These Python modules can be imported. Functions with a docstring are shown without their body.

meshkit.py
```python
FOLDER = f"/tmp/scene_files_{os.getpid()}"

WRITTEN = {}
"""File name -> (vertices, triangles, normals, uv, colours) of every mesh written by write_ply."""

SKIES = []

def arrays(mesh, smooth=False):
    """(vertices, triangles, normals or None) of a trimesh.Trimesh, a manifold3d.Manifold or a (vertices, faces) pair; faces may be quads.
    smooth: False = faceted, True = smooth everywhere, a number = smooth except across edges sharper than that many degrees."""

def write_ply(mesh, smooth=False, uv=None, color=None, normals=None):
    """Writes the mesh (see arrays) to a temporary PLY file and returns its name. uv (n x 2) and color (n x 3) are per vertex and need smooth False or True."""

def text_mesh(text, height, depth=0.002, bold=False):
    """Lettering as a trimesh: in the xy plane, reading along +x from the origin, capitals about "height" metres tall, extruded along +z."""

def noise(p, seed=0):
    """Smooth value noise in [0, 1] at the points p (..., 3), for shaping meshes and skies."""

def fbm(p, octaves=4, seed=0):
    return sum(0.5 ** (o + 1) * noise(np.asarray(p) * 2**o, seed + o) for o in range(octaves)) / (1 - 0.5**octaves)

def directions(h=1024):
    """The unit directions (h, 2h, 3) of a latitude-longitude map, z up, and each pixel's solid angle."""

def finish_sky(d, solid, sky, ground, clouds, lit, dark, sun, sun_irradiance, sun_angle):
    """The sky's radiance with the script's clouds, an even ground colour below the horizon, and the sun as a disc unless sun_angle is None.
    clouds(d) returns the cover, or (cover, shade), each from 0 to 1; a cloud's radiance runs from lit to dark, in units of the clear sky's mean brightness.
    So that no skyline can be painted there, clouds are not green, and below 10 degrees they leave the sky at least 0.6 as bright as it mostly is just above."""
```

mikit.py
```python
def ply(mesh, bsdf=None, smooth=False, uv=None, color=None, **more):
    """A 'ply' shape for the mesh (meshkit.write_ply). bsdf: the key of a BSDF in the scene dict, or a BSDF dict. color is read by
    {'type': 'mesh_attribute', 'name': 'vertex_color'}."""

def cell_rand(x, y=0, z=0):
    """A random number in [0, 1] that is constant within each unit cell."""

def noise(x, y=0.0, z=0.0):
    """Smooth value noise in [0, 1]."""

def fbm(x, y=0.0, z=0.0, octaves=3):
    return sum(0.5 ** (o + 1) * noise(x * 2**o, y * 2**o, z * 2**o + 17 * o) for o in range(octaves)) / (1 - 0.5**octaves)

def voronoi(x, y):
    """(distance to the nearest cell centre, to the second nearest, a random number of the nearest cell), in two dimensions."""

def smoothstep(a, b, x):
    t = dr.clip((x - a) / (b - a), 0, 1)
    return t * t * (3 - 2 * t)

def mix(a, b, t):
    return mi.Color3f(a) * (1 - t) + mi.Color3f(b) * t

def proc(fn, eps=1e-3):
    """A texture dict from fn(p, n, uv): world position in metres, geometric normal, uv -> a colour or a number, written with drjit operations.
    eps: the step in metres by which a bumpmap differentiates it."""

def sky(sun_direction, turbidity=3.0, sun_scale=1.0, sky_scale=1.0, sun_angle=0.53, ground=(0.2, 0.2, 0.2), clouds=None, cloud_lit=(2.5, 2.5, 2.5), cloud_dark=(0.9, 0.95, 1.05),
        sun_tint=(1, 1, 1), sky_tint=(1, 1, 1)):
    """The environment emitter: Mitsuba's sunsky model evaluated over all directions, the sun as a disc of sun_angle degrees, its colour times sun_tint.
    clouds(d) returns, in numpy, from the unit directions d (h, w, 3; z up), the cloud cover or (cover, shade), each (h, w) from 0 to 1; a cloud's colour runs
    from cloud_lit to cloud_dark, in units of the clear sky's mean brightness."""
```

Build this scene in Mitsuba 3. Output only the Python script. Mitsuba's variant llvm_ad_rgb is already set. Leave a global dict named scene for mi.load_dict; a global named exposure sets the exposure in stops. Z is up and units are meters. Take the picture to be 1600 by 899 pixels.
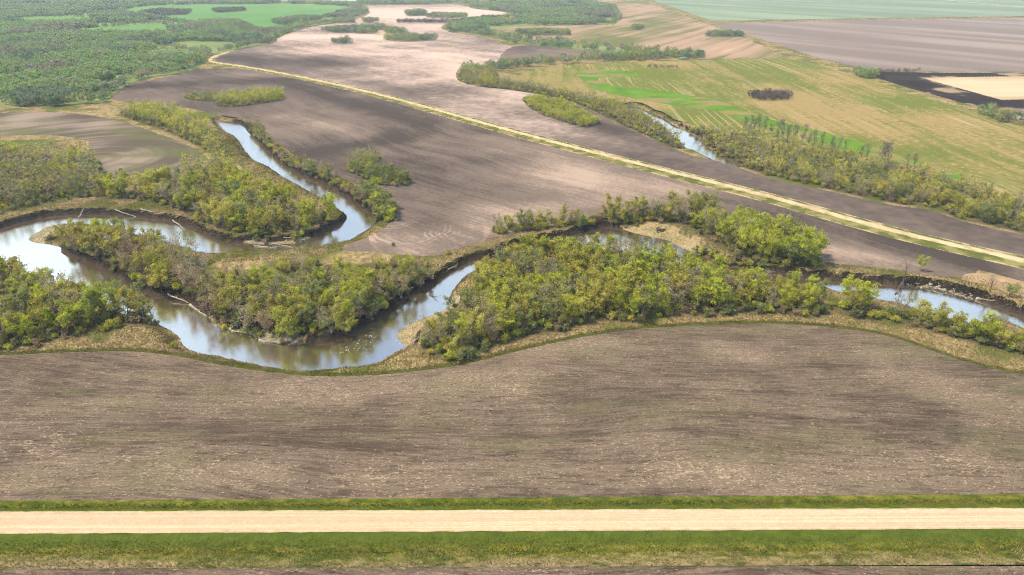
import math, random
import numpy as np, drjit as dr, mitsuba as mi, trimesh, mikit, meshkit, shapely
from scipy.spatial import cKDTree
from shapely.geometry import Polygon, LineString

T = mi.ScalarTransform4f
scene, labels = {}, {}
rng = np.random.default_rng(7)
random.seed(7)

# ------------------------------------------------------------------ camera, sky, exposure
CAM = np.array([0.0, 0.0, 105.0])
PITCH = math.atan(504.5 / 1067.0)
FOV = 2 * math.degrees(math.atan(800 / 1067.0))
FWD = np.array([0, math.cos(PITCH), -math.sin(PITCH)])
UPV = np.array([0, math.sin(PITCH), math.cos(PITCH)])
HAZE = 0.9e-4
scene['camera'] = {'type': 'perspective', 'fov': FOV, 'fov_axis': 'x', 'near_clip': 1.0, 'far_clip': 20000.0,
                   'to_world': T().look_at(origin=CAM.tolist(), target=(CAM + FWD * 10).tolist(), up=[0, 0, 1])}


def cloud_cover(d):
    q = d / np.maximum(d[..., 2:3], 0.06)
    f = meshkit.fbm(np.stack([q[..., 0] * 0.9 + 3, q[..., 1] * 0.9 + 7, q[..., 2] * 0 + 1], -1), 5, seed=3)
    lo = np.clip(1.15 - d[..., 2] * 1.5, 0, 1)
    return np.clip((f - 0.48) * 2.2 + 0.25 + 0.55 * lo, 0, 0.95), np.clip(0.35 - (f - 0.5), 0, 0.6)


scene['sky'] = mikit.sky((-0.50, -0.08, 0.86), turbidity=3.0, sun_scale=1.15, sun_angle=2.0, clouds=cloud_cover,
                         cloud_lit=(4.0, 4.5, 4.8), cloud_dark=(3.0, 3.5, 3.9))
exposure = 1.9

# ------------------------------------------------------------------ helpers


def label(key, text, category=None, group=None, kind=None):
    d = {'label': text}
    if category:
        d['category'] = category
    if group:
        d['group'] = group
    if kind:
        d['kind'] = kind
    labels[key] = d


def numbered(name):
    if name not in scene and not any(k.startswith(name + '__') for k in numbered.seen.get(name, ())):
        n = numbered.count.get(name, 0)
        numbered.count[name] = n + 1
        return name if n == 0 else f'{name}_{n:03d}'
    raise KeyError(name)


numbered.count, numbered.seen = {}, {}


def new_key(name):
    n = numbered.count.get(name, 0)
    numbered.count[name] = n + 1
    return name if n == 0 else f'{name}_{n:03d}'


def spline(pts, step=4.0, closed=True):
    """Catmull-Rom through the points, sampled about every step metres."""
    p = np.asarray(pts, float)
    n = len(p)
    out = []
    for i in range(n if closed else n - 1):
        a, b, c, d = (p[(i + k) % n] if closed else p[min(max(i + k, 0), n - 1)] for k in (-1, 0, 1, 2))
        m = max(2, int(np.linalg.norm(c - b) / step))
        m = min(m, 60)
        # centripetal-like tangents limited by the segment length
        L = np.linalg.norm(c - b) + 1e-9
        t1, t2 = (c - a), (d - b)
        t1 = t1 / (np.linalg.norm(t1) + 1e-9) * L
        t2 = t2 / (np.linalg.norm(t2) + 1e-9) * L
        t = (np.arange(m) / m)[:, None]
        out.append((2 * t**3 - 3 * t**2 + 1) * b + (t**3 - 2 * t**2 + t) * t1 + (-2 * t**3 + 3 * t**2) * c + (t**3 - t**2) * t2)
    if not closed:
        out.append(p[-1:])
    return np.vstack(out)


def poly(pts, step=4.0, wob=0.0, smooth=True):
    q = spline(pts, step) if smooth else np.asarray(pts, float)
    if wob:
        s = np.stack([q[:, 0] * 0.11, q[:, 1] * 0.11, q[:, 0] * 0], -1)
        q = q + wob * (np.stack([meshkit.fbm(s, 3, 5), meshkit.fbm(s, 3, 9)], -1) - 0.5) * 2
    g = Polygon(q).buffer(0)
    if g.geom_type != 'Polygon':
        g = max(g.geoms, key=lambda x: x.area)
    return g


def flat(g, z):
    """A flat sheet of the polygon at height z, facing up."""
    vs, fs, at = [], [], 0
    for q in getattr(g, 'geoms', [g]):
        if q.geom_type != 'Polygon' or q.area < 0.5:
            continue
        v, f = trimesh.creation.triangulate_polygon(q, engine='earcut')
        v3 = np.column_stack([v, np.full(len(v), z)])
        n = np.cross(v3[f[:, 1]] - v3[f[:, 0]], v3[f[:, 2]] - v3[f[:, 0]])[:, 2]
        f = np.where((n < 0)[:, None], f[:, ::-1], f)
        vs.append(v3), fs.append(f + at)
        at += len(v)
    return trimesh.Trimesh(np.vstack(vs), np.vstack(fs), process=False)


def loft(rows):
    """A sheet through rows (k, n, 3) of points; facing up."""
    r = np.asarray(rows, float)
    k, n = r.shape[:2]
    i, j = np.meshgrid(np.arange(k - 1), np.arange(n - 1), indexing='ij')
    q = np.stack([i * n + j, i * n + j + 1, (i + 1) * n + j + 1, (i + 1) * n + j], -1).reshape(-1, 4)
    f = np.vstack([q[:, [0, 1, 2]], q[:, [0, 2, 3]]])
    v = r.reshape(-1, 3)
    nz = np.cross(v[f[:, 1]] - v[f[:, 0]], v[f[:, 2]] - v[f[:, 0]])[:, 2]
    f = np.where((nz < 0)[:, None], f[:, ::-1], f)
    uu, vv = np.meshgrid(np.linspace(0, 1, k), np.linspace(0, 1, n), indexing='ij')
    return trimesh.Trimesh(v, f, process=False), np.stack([uu.ravel(), vv.ravel()], -1)


def offset_line(line, d):
    """The polyline shifted d metres to its left."""
    t = np.gradient(line, axis=0)
    t /= np.linalg.norm(t, axis=1, keepdims=True)
    return line + d * np.stack([-t[:, 1], t[:, 0]], -1)


# ------------------------------------------------------------------ layout of the river (water's edge, metres)
RIVER = poly([(-224.2,526.8),(-218.4,524.4),(-204.7,517.5),(-183.9,481),(-168.5,452.5),(-150.3,422.1),(-134.6,396.5),(-122.4,380.1),(-109.2,364.9),(-99.4,356.4),(-89.8,341.7),(-81.6,331),(-73.7,319),(-67,308.6),(-62.8,298.8),(-63.2,292.8),(-68.1,283.8),(-70.7,276.1),(-76.5,271.6),(-81.1,267.9),(-92,263.7),(-106.2,262.3),(-116.3,260.9),(-127.1,261.6),(-134.2,265.8),(-145.6,273.1),(-156.7,279.1),(-171.9,287.1),(-179.8,291.2),(-196.7,295.4),(-206.9,295.4),(-211.9,295.4),(-212.6,287.1),(-211.8,279.1),(-207.5,274.6),(-202.3,271.6),(-192.8,269.4),(-185,260.9),(-178.3,256.1),(-164.9,248.3),(-152.4,239.1),(-138.1,227.6),(-129.2,221.1),(-121.1,218.5),(-115.4,216),(-108.8,211),(-103.6,204.8),(-98.5,198.9),(-94,195.4),(-86.8,192.9),(-81.8,190.4),(-74.7,187.1),(-69.3,185.9),(-62.6,187.1),(-56.8,188.3),(-52.3,191.2),(-50.1,195.4),(-43.5,205.8),(-36.6,219),(-28.8,232.6),(-24.8,241.5),(-15.5,254.1),(-7.8,257.5),(0,267.2),(13.8,275.3),(28.4,283.8),(43.7,292.8),(51,287.1),(56.5,282.3),(66.5,276.1),(70.3,267.9),(76.1,258.8),(83.9,248.9),(94.6,242.7),(107.9,238.5),(117.8,235.5),(123.1,233.8),(134.3,232.1),(145.2,229.8),(153.2,227),(161.4,221.1),(168.7,214.5),(173.8,205.3),(183.8,190),(177.7,182),(168,196.7),(163.6,203),(156.6,202.1),(149.9,201.6),(143,208.6),(135.5,215.5),(126.1,219.6),(119,224.3),(115,228.7),(105.1,230.9),(91.7,233.8),(81,238.5),(70.9,242.7),(65.2,250.9),(57.5,257.5),(42.8,264.4),(27,267.2),(13.3,263),(2.6,260.2),(-2.6,256.1),(-11.4,248.3),(-17.2,239.7),(-20.3,230.9),(-22,224.9),(-22.6,216),(-23.8,211.5),(-30.3,204.4),(-34.1,200.3),(-36.8,195.9),(-38.5,192),(-37.2,188.7),(-34.5,185.5),(-35.3,183.2),(-38.9,178.6),(-41.3,175.6),(-47.6,173.8),(-56.7,172),(-66.3,172.4),(-76.7,175.3),(-89.9,179.7),(-99.4,183.5),(-103.7,187.5),(-107.1,192),(-118.8,201.6),(-131.5,207.6),(-151,215),(-171,225.4),(-197.1,239.7),(-213.6,250.9),(-225.7,262.3),(-233.4,276.8),(-231.4,290.3),(-224.6,302.3),(-215.8,307.7),(-198.6,309.5),(-182.4,307.7),(-168.1,303.2),(-159,299.7),(-145,291.2),(-135.6,282.3),(-125.5,274.6),(-114.8,271.6),(-100.7,270.1),(-95.5,270.8),(-88.7,276.1),(-82.9,286.3),(-78.4,297.9),(-78.7,307.7),(-84.2,317.1),(-89.7,326.9),(-101.5,340.6),(-111.6,352.9),(-129.2,374.9),(-144.9,396.5),(-157.8,411.2),(-161.5,417.4),(-172.4,436.8),(-189.6,469.2),(-210,499.7)], 1.5, 0.7)
RIVER2 = poly([(102.7,586.9),(111.8,554.1),(115.9,543.9),(118.5,519.8),(121.8,501.9),(127,475),(127.8,443.7),(129.7,415.8),(135.7,393.7),(127.3,390.9),(122.6,415.8),(117.8,428.5),(113.6,445.4),(112.4,469.2),(112.1,489.2),(111.9,508.5),(106.6,534),(97.4,570.1)], 2.0, 0.7)
WATER = shapely.union_all([RIVER, RIVER2])
CUTS = [[(-225.7,262.3),(-233.4,276.8),(-231.4,290.3),(-224.6,302.3),(-215.8,307.7),(-198.6,309.5),(-182.4,307.7),(-168.1,303.2),(-145,291.2),(-125.5,274.6),(-109.1,270.8),(-95.5,270.8),(-82.9,286.3),(-78.2,301.4)],
        [(-69.5,186.7),(-62.6,187.1),(-56.8,188.3),(-52.3,191.2),(-50.1,195.4),(-43.5,205.8),(-36.6,219),(-28.8,232.6),(-24.8,241.5),(-15.5,254.1),(-7.8,257.5),(0,267.2),(13.8,275.3),(28.4,283.8),(43.7,292.8)],
        [(98.9,240.9),(107.9,238.5),(123.1,233.8),(134.3,232.1),(145.2,229.8),(153.2,227),(161.4,221.1),(168.7,214.5),(173.8,205.3),(183.8,190)],
        [(-185,260.9),(-164.9,248.3),(-138.1,227.6),(-121.1,218.5),(-108.8,211)],
        [(-204.7,517.5),(-168.5,452.5),(-134.6,396.5),(-109.2,364.9),(-81.6,331),(-62.8,298.8)]]
SANDS = [poly([(-38.5,190.7),(-36.6,195.8),(-34,199.8),(-29.2,204.3),(-24.3,210),(-22.5,214.5),(-20.2,220.6),(-17.7,216.5),(-21.3,205.7),(-25.2,196.7),(-29.7,190.7),(-32.5,183.1)], 2),
         poly([(-106.2,207.6),(-98.7,199.8),(-94.5,198),(-85.8,196.3),(-74.6,193.7),(-65.5,190.7),(-67.3,184.3),(-73.9,185),(-81.3,189.1),(-93.2,193.7),(-100.3,198.5)], 2),
         poly([(-210.7,276.3),(-213.6,289),(-211,297.4),(-204.5,294),(-200.5,282.5),(-201,276.3),(-200.4,268.9)], 2),
         poly([(49.2,291),(58.2,292.6),(69.1,289.3),(76.4,277.3),(81.1,266.2),(75.3,261.2),(69.6,265.5),(65.8,272.8),(57.4,279.7)], 2),
         poly([(-115.3,273.3),(-98.9,273.3),(-89.5,279.4),(-85.5,274.8),(-93.9,266),(-107.4,266)], 2),
         poly([(141.6,227.6),(152.1,225.4),(160.7,220.1),(166.7,215),(166.6,218.5),(159.5,226),(150.1,230.4)], 2)]

# ------------------------------------------------------------------ woods (where the stems stand, metres)
STANDS = {}


def stand(name, pts, phrase, spacing, h, kinds, bush=0.0, smooth=True):
    STANDS[name] = dict(poly=poly(pts, 4, 0.0, smooth), phrase=phrase, spacing=spacing, h=h, kinds=kinds, bush=bush)


stand('southwest', [(-179.6,180.7),(-156.7,181.5),(-146.2,183.5),(-138.7,187.5),(-132.9,191.7),(-126.5,195.1),(-120.4,198.7),(-120.2,201.9),(-123.9,204.7),(-130.7,207.5),(-148.8,212.5),(-167.9,221.8),(-183.8,228.4),(-203.3,235.9),(-220.6,227.3)],
      'the wood at the lower left river bend', 4.6, (7.5, 11), 'olive green dry olive leafy grey', 1.0)
stand('peninsula', [(-177.4,253),(-162,244.5),(-142.5,230.7),(-126.1,218.6),(-113.3,212.5),(-103.5,203.7),(-94.9,196.5),(-81.1,189.6),(-70,186.3),(-60.2,187.1),(-52.2,192.1),(-45.3,204.7),(-36.4,219.1),(-30.3,230.1),(-36.4,227.3),(-46.4,224),(-55.2,221.8),(-68.7,220.7),(-81.8,218.6),(-90.9,218.6),(-103.9,222.9),(-115.2,230.7),(-126.8,243.9),(-142.3,255.7),(-160.2,265.5),(-178.7,269.9)],
      'the wood on the tongue between two river bends', 4.5, (7.5, 10.5), 'olive dry leafy green olive grey brown', 1.0)
stand('yellow_thicket', [(-92.1,236.5),(-72.1,234.2),(-47.9,233),(-34.2,238.9),(-36.1,244.5),(-49.6,243.3),(-64,240.8),(-89.2,242.6)],
      'the open row of thin yellowish trees above the tongue wood', 6.0, (4.5, 7), 'yellow grey yellow', 0.5)
stand('island', [(-203.2,328),(-190.9,325.9),(-171.7,318.9),(-153.1,304.6),(-134.8,288.8),(-118.9,276.7),(-106.3,272.1),(-96.1,274.4),(-86.8,280.7),(-83,290.5),(-83.3,296.5),(-94.3,302.7),(-104.9,310.1),(-116.8,322.9),(-132.4,340.9),(-147.7,359.6),(-163.1,380.1),(-177.5,405.8),(-193.7,445.2),(-212.7,475.6),(-237.5,505.3),(-271.8,533.7),(-300.4,541.2),(-293.8,526.3),(-250.5,487.9),(-209.6,445.2),(-179.5,408.8),(-172.2,382.8),(-176.1,359.6),(-181.5,339.8),(-191.4,333.3),(-208.9,338.7)],
      'the wood inside the upper left river loop', 5.4, (7.5, 11.5), 'olive green olive grey leafy yellow', 0.8)
stand('northwest_bank', [(-272.9,293.1),(-245.7,295.6),(-240.7,305.5),(-233.5,317.9),(-223.4,327),(-209.1,330.1),(-210.6,338.7),(-218.6,353.5),(-233.7,374.8),(-255.1,399.8),(-274,405.8),(-307.7,404.3),(-358,399.8)],
      'the wood above the cut bank at the left edge', 5.4, (8, 11.5), 'leafy olive green grey brown', 0.8)
stand('central', [(-26.4,179.2),(-18.9,174),(-14.1,172.9),(-9.6,177.3),(-2,184.3),(6.1,188.8),(14.2,190),(21.7,194.7),(31.5,198.2),(41.9,197.8),(51.1,201.9),(63.8,201.4),(75,203.3),(85.7,203.3),(94.7,201.4),(101.9,201),(104.9,205.6),(102.4,212),(98.8,215.5),(86.7,219.7),(74.5,225.1),(67.7,230.7),(63.5,236.5),(57.5,238.9),(49.1,240.2),(40.7,250.3),(25.8,255),(12.8,251.6),(3.7,243.9),(-2.4,238.9),(-8.3,231.8),(-11.5,222.9),(-12.9,212.5),(-15.3,201.9),(-19.5,192.1)],
      'the big wood right of centre inside the river bend', 4.4, (7, 10.5), 'olive leafy dry yellow green olive leafy grey', 1.0)
stand('cut_bank_row', [(-6.9,276),(14.1,283.9),(28.5,287.2),(43.4,292.2),(72.4,292.2),(73.5,297.4),(44,296.5),(28.9,291.4),(14.3,288),(-7,279.9)],
      'the row of trees along the dark cut bank', 3.9, (6, 9), 'grey olive green', 1.2)
stand('tall_row', [(37.4,289.7),(57.8,291.4),(74.7,289.7),(83.6,284.7),(86.1,294.8),(73.5,297.4),(58.8,297.4),(37.9,294.8)],
      'the tall row behind the sand bar pond', 5.2, (10, 12.5), 'olive grey olive', 0.9)
stand('east_cluster', [(81.3,287.2),(89.8,292.2),(95.2,280.7),(105.6,269.9),(114.8,258.4),(119.2,246.4),(115.4,241.4),(105.6,240.2),(97.4,245.2),(90.1,254.3),(83,271.4)],
      'the broad cluster right of the sand bar pond', 5.5, (9, 12), 'olive green leafy grey', 0.8)
stand('neck_shrubs', [(74.1,262.6),(82.4,254.3),(96.6,242.6),(106.7,236.5),(104.5,231.8),(91.9,235.9),(81.5,242),(72.8,251.6)], 'the low green scrub below the east cluster', 4.5, (3.5, 6), 'green leafy olive', 1.3)
stand('south_row', [(111.3,200.5),(119.5,197.8),(125.6,197.3),(132.7,191.3),(140.2,186.7),(145.4,180.7),(152.6,175.4),(172.4,164.5),(176.5,169.7),(156.2,180.7),(148.4,187.1),(139,191.7),(131.4,196.5),(123.8,202.3),(115.1,206.6)],
      'the row below the right hand river reach', 4.8, (5.5, 9.5), 'yellow dry olive leafy grey olive', 1.1)
stand('south_grove', [(131.1,192.1),(140.4,187.1),(145.7,181.1),(152.8,175.8),(172.7,164.9),(177.1,170.4),(155.9,180.4),(148.4,187.1),(139.5,192.5),(133.5,194.7)], 'the taller trees at the right end of the river row', 4.6, (5.5, 9), 'olive dry yellow leafy grey', 1.0)
stand('east_bank', [(-190.6,496.5),(-167.8,458.1),(-141.7,415),(-123.2,391.1),(-101.8,364.5),(-87.5,347.7),(-72.4,330.1),(-59.2,314),(-55.6,299.2),(-59.4,292.2),(-64.2,302.7),(-74.7,317.9),(-88.8,338.7),(-107.8,360.8),(-120.8,376.1),(-133,392.6),(-148.7,418.2),(-171.4,456.2)],
      'the strip on the far bank of the upper river loop', 4.6, (4, 7.5), 'brown grey green dry brown', 1.0)
stand('east_bank_corner', [(-78.5,336.5),(-70.3,336.5),(-60.4,317.9),(-55.8,304.6),(-56.2,292.2),(-59.9,290.5),(-64.9,301.8),(-71.6,317.9)],
      'the leafy corner of the far bank by the ploughed field', 4.5, (6, 9), 'leafy green', 0.9)
stand('field_clump', [(-91.5,377.4),(-93.7,392.6),(-90.1,402.8),(-83,405.8),(-77.2,388.3),(-78.3,380.1),(-67.3,368.3),(-58.1,358.3),(-54.5,347.7),(-61.7,344.3),(-71.5,352.4),(-82.5,364.5)],
      'the clump in the ploughed field left of centre', 4.4, (4.5, 7), 'green olive green', 1.0)
stand('bright_clump', [(-240.2,570.6),(-223.9,567.8),(-210.4,579.2),(-198.5,593.9),(-205.1,619),(-226.6,619),(-237.8,606.2),(-245.8,587.9)],
      'the bright clump below the far end of the dirt road', 5.0, (6, 9), 'leafy leafy yellow', 0.9)
stand('low_clump', [(-277.4,600),(-248.1,593.9),(-257.8,619),(-283.3,619)], 'the low dull clump left of the bright clump', 6, (3.5, 6), 'green grey', 0.9)
stand('oval_thicket', [(12.1,600),(27.8,606.2),(42.8,582.1),(54.8,538.7),(61.8,503.1),(52.6,490),(42.1,503.1),(24.7,533.7),(14.6,565.1)],
      'the oval yellow green thicket in the middle field', 4.2, (3.5, 5.5), 'bright bright leafy', 1.0)
stand('creek_upper', [(-49.5,699.4),(-33.6,671.8),(-6,653.3),(17.4,635.8),(44.2,603.1),(55.9,579.2),(73.2,526.3),(85.9,483.7),(97,452.5),(105.2,428),(108.2,441.7),(106,471.6),(102.8,514.5),(96.4,549),(84.9,576.3),(66.1,600),(46,629),(18.1,660.6),(-6.3,691.3),(-19.5,716.2),(-16.8,742.7),(-38.3,771.2),(-53.6,761.5)],
      'the shrubby creek strip beside the middle field', 6.0, (5.5, 9), 'green olive grey', 0.8)
stand('creek_lower', [(86.4,587.9),(102.3,554.2),(118.6,533.7),(124.6,505.3),(129.5,477.6),(130,445.2),(131,411.9),(133.6,388.3),(141.6,368.3),(165.4,340.9),(187.3,318.9),(200.3,314),(205.8,297.4),(215.8,285.5),(225.7,275.2),(245.2,255),(272.4,288.8),(256.4,306.4),(247.8,315.9),(234.3,345.4),(225.1,372.1),(205.4,391.1),(194.9,410.4),(181.5,426.3),(166.5,441.7),(152.3,463.8),(134,477.6),(118.5,509.9),(101.4,549),(84.9,576.3)],
      'the shrubby strip along the right hand creek', 5.4, (5, 8.5), 'green olive grey yellow', 0.8)
FAR = {}


def far(name, pts, phrase, smooth=True, kind='thin'):
    FAR[name] = (poly(pts, 25, 0, smooth), phrase, kind)


MEADOWS = [[(-975.9,1854.3),(-998.1,2092.3),(-768.1,2161.3),(-618.2,2161.3),(-433.4,1996.3),(-411.7,1685.6),(-422.3,1508.1),(-413.2,1393.3),(-414,1307.6),(-446.7,1268.4),(-542.9,1440.4),(-600.3,1490.6),(-631.2,1440.4),(-729.3,1544.3),(-831.7,1642.7)],
           [(-782,1307.6),(-735.2,1363.6),(-699.4,1424.3),(-618.7,1307.6),(-591.4,1208),(-642.5,1185.3),(-713.9,1208)], [(-468.9,965.8),(-417.8,936.6),(-391.5,909),(-403,882.9),(-463,909)], [(-1065.8,1563.1),(-989.4,1642.7),(-867.8,1526),(-924.2,1424.3)]]
far('far_wood', [(-774.3,559.6),(-468.7,565.1),(-420.4,570.6),(-367.9,570.6),(-343,587.9),(-358.3,632.4),(-370.7,679.5),(-371.7,733.7),(-347.7,771.2),(-365.9,846.3),(-392.7,936.6),(-376.8,965.8),(-360,1083.3),(-378.2,1163.5),(-383.2,1363.6),(-340.4,1526),(-358,1828.2),(-442.5,2126.3),(-787.4,2273.8),(-1574.9,2273.8),(-4527.7,2273.8)],
    'hazy grey green woodland covering the flat land beyond the dirt road', False)
far('top_wood', [(-442.5,2126.3),(-187.3,2161.3),(-145.2,2235),(-104,1996.3),(-40.3,1854.3),(29.4,1685.6),(-14,1601.9),(-72.6,1508.1),(-124.9,1424.3),(-116.1,1321.2),(-76,1231.5),(-30.8,1163.5),(0,1064.8),(87.3,981),(167.1,936.6),(208.3,895.7),(240.3,895.7),(238.9,922.6),(189.3,965.8),(128,1029.7),(48,1083.3),(-20.6,1163.5),(-44.2,1255.9),(-11.7,1335),(73.4,1393.3),(199.8,1424.3),(232.3,1563.1),(285.9,2059.3),(240.3,2313.8),(-480.6,2313.8)],
    'hazy wood along the creek beyond the pale fields', False)
far('creek_line', [(-53,752),(-17.4,771.2),(0,796.5),(52.1,829.1),(115.4,858.2),(205.4,882.9),(310.3,889.3),(314.6,902.3),(211.2,909),(119.3,889.3),(54.6,870.4),(0,834.8),(-24.9,791.3),(-56.3,801.8)], 'bushy line along the creek below the dark wedge field', False)
for nm, pts, ph in [
    ('oval_grove', [(-266.6,1074),(-255.4,1088),(-238,1074),(-236,1055.8),(-246.2,1047),(-260.4,1055.8)], 'small oval grove alone in the pale far field'),
    ('long_grove', [(-198.5,1122),(-161.6,1142.4),(-119.1,1122),(-115.2,1102.3),(-153.6,1083.3),(-191.6,1092.7)], 'long low grove on the pale far field, nearest of the row'),
    ('pale_spot_grove', [(-335,1268.4),(-296.1,1294.3),(-251.3,1268.4),(-232.3,1243.6),(-225.9,1208),(-258.1,1219.6),(-303.9,1231.5)], 'grove left of the pale bare spot'),
    ('round_grove', [(-223.4,1268.4),(-188,1255.9),(-175.3,1219.6),(-207.8,1208)], 'grove right of the pale bare spot'),
    ('ridge_grove', [(-299,1307.6),(-258.1,1335),(-226.5,1321.2),(-222,1294.3),(-259.4,1281.2)], 'thin grove behind the pale bare spot'),
    ('dark_grove', [(-361.3,1473.5),(-332.8,1490.6),(-313.1,1465.1),(-315.6,1440.4),(-347.2,1440.4)], 'dark grove at the edge of the upper pale field'),
    ('dark_dot_grove', [(-302.8,1490.6),(-288.7,1499.3),(-268.4,1473.5),(-292,1448.5)], 'small dark grove right of the dark grove'),
    ('island_grove', [(-247,1685.6),(-209.8,1719.1),(-196,1663.9),(-229.4,1642.7)], 'tall grove on the upper pale field'),
    ('island_tail_grove', [(-194.8,1653.2),(-145.2,1663.9),(-99.8,1632.3),(-100.1,1592),(-152.1,1582.3),(-184.7,1601.9)], 'low grove trailing right from the tall grove'),
    ('line_grove', [(-231,1465.1),(-128.3,1465.1),(-76.6,1456.7),(-75.3,1432.3),(-227.7,1443.6)], 'long thin tree line across the upper pale field'),
    ('pasture_grove', [(0,1219.6),(54.8,1243.6),(100,1219.6),(94.2,1185.3),(31.4,1185.3)], 'dark grove on the upper pasture'),
    ('pasture_dot_grove', [(212.7,1307.6),(234.6,1335),(236.9,1307.6),(216.5,1281.2)], 'small round grove on the upper pasture'),
    ('field_corner_grove', [(313.9,1185.3),(348.4,1196.5),(376.7,1185.3),(366.3,1158.1),(309,1158.1)], 'low dark grove by the field corner'),
    ('upper_spot_grove', [(206.8,1828.2),(233.9,1854.3),(243.3,1802.8),(206.3,1754.1)], 'dark grove near the far end of the pasture'),
    ('roadside_grove', [(360,752),(373.6,752),(372.7,724.8),(356.9,716.2)], 'small dark grove by the burnt stubble'),
    ('burnt_edge_grove', [(397.8,771.2),(450.5,781.2),(443.8,766.3),(392.8,756.7)], 'grey leafless grove behind the burnt stubble'),
    ('lower_burnt_grove', [(368,543.8),(369.3,523.9),(373.8,505.3),(364.1,494.3),(357.9,509.9),(359.3,531.2)], 'dark grove below the burnt stubble'),
    ('meadow_grove', [(-758.2,1854.3),(-696.9,1908.7),(-660.3,1828.2),(-703,1754.1)], 'grey grove in the far green meadow'),
    ('meadow_left_grove', [(-882.4,1730.6),(-887.2,1854.3),(-784.8,1802.8),(-749.8,1685.6),(-810.1,1642.7)], 'grey grove at the left end of the far green meadow'),
    ('meadow_right_grove', [(-478.6,1456.7),(-456.3,1582.3),(-403.1,1563.1),(-414.8,1456.7),(-440.1,1393.3)], 'leafy grove at the right end of the far green meadow'),
    ('meadow_wood', [(-564.7,1208),(-587,1424.3),(-507.4,1393.3),(-390.6,1163.5),(-446.7,1122),(-525.2,1142.4)], 'leafy wood below the far green meadow'),
    ('hedge_grove', [(152.4,807.1),(187.6,801.8),(185.3,791.3),(150.6,796.5)], 'thin grey hedge in the green pasture'),
]:
    far(nm, pts, ph, False, 'clump')
FAR['burnt_bush'] = (poly([(207.7,609.4),(224.9,622.3),(239.1,622.3),(243.5,609.4),(230.1,593.9),(210.9,597)], 4), 'grey leafless thicket in the green pasture', 'clump')

# ------------------------------------------------------------------ fields
def field(pts, wob=1.2, step=4.0, smooth=True):
    return poly(pts, step, wob, smooth)


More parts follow.
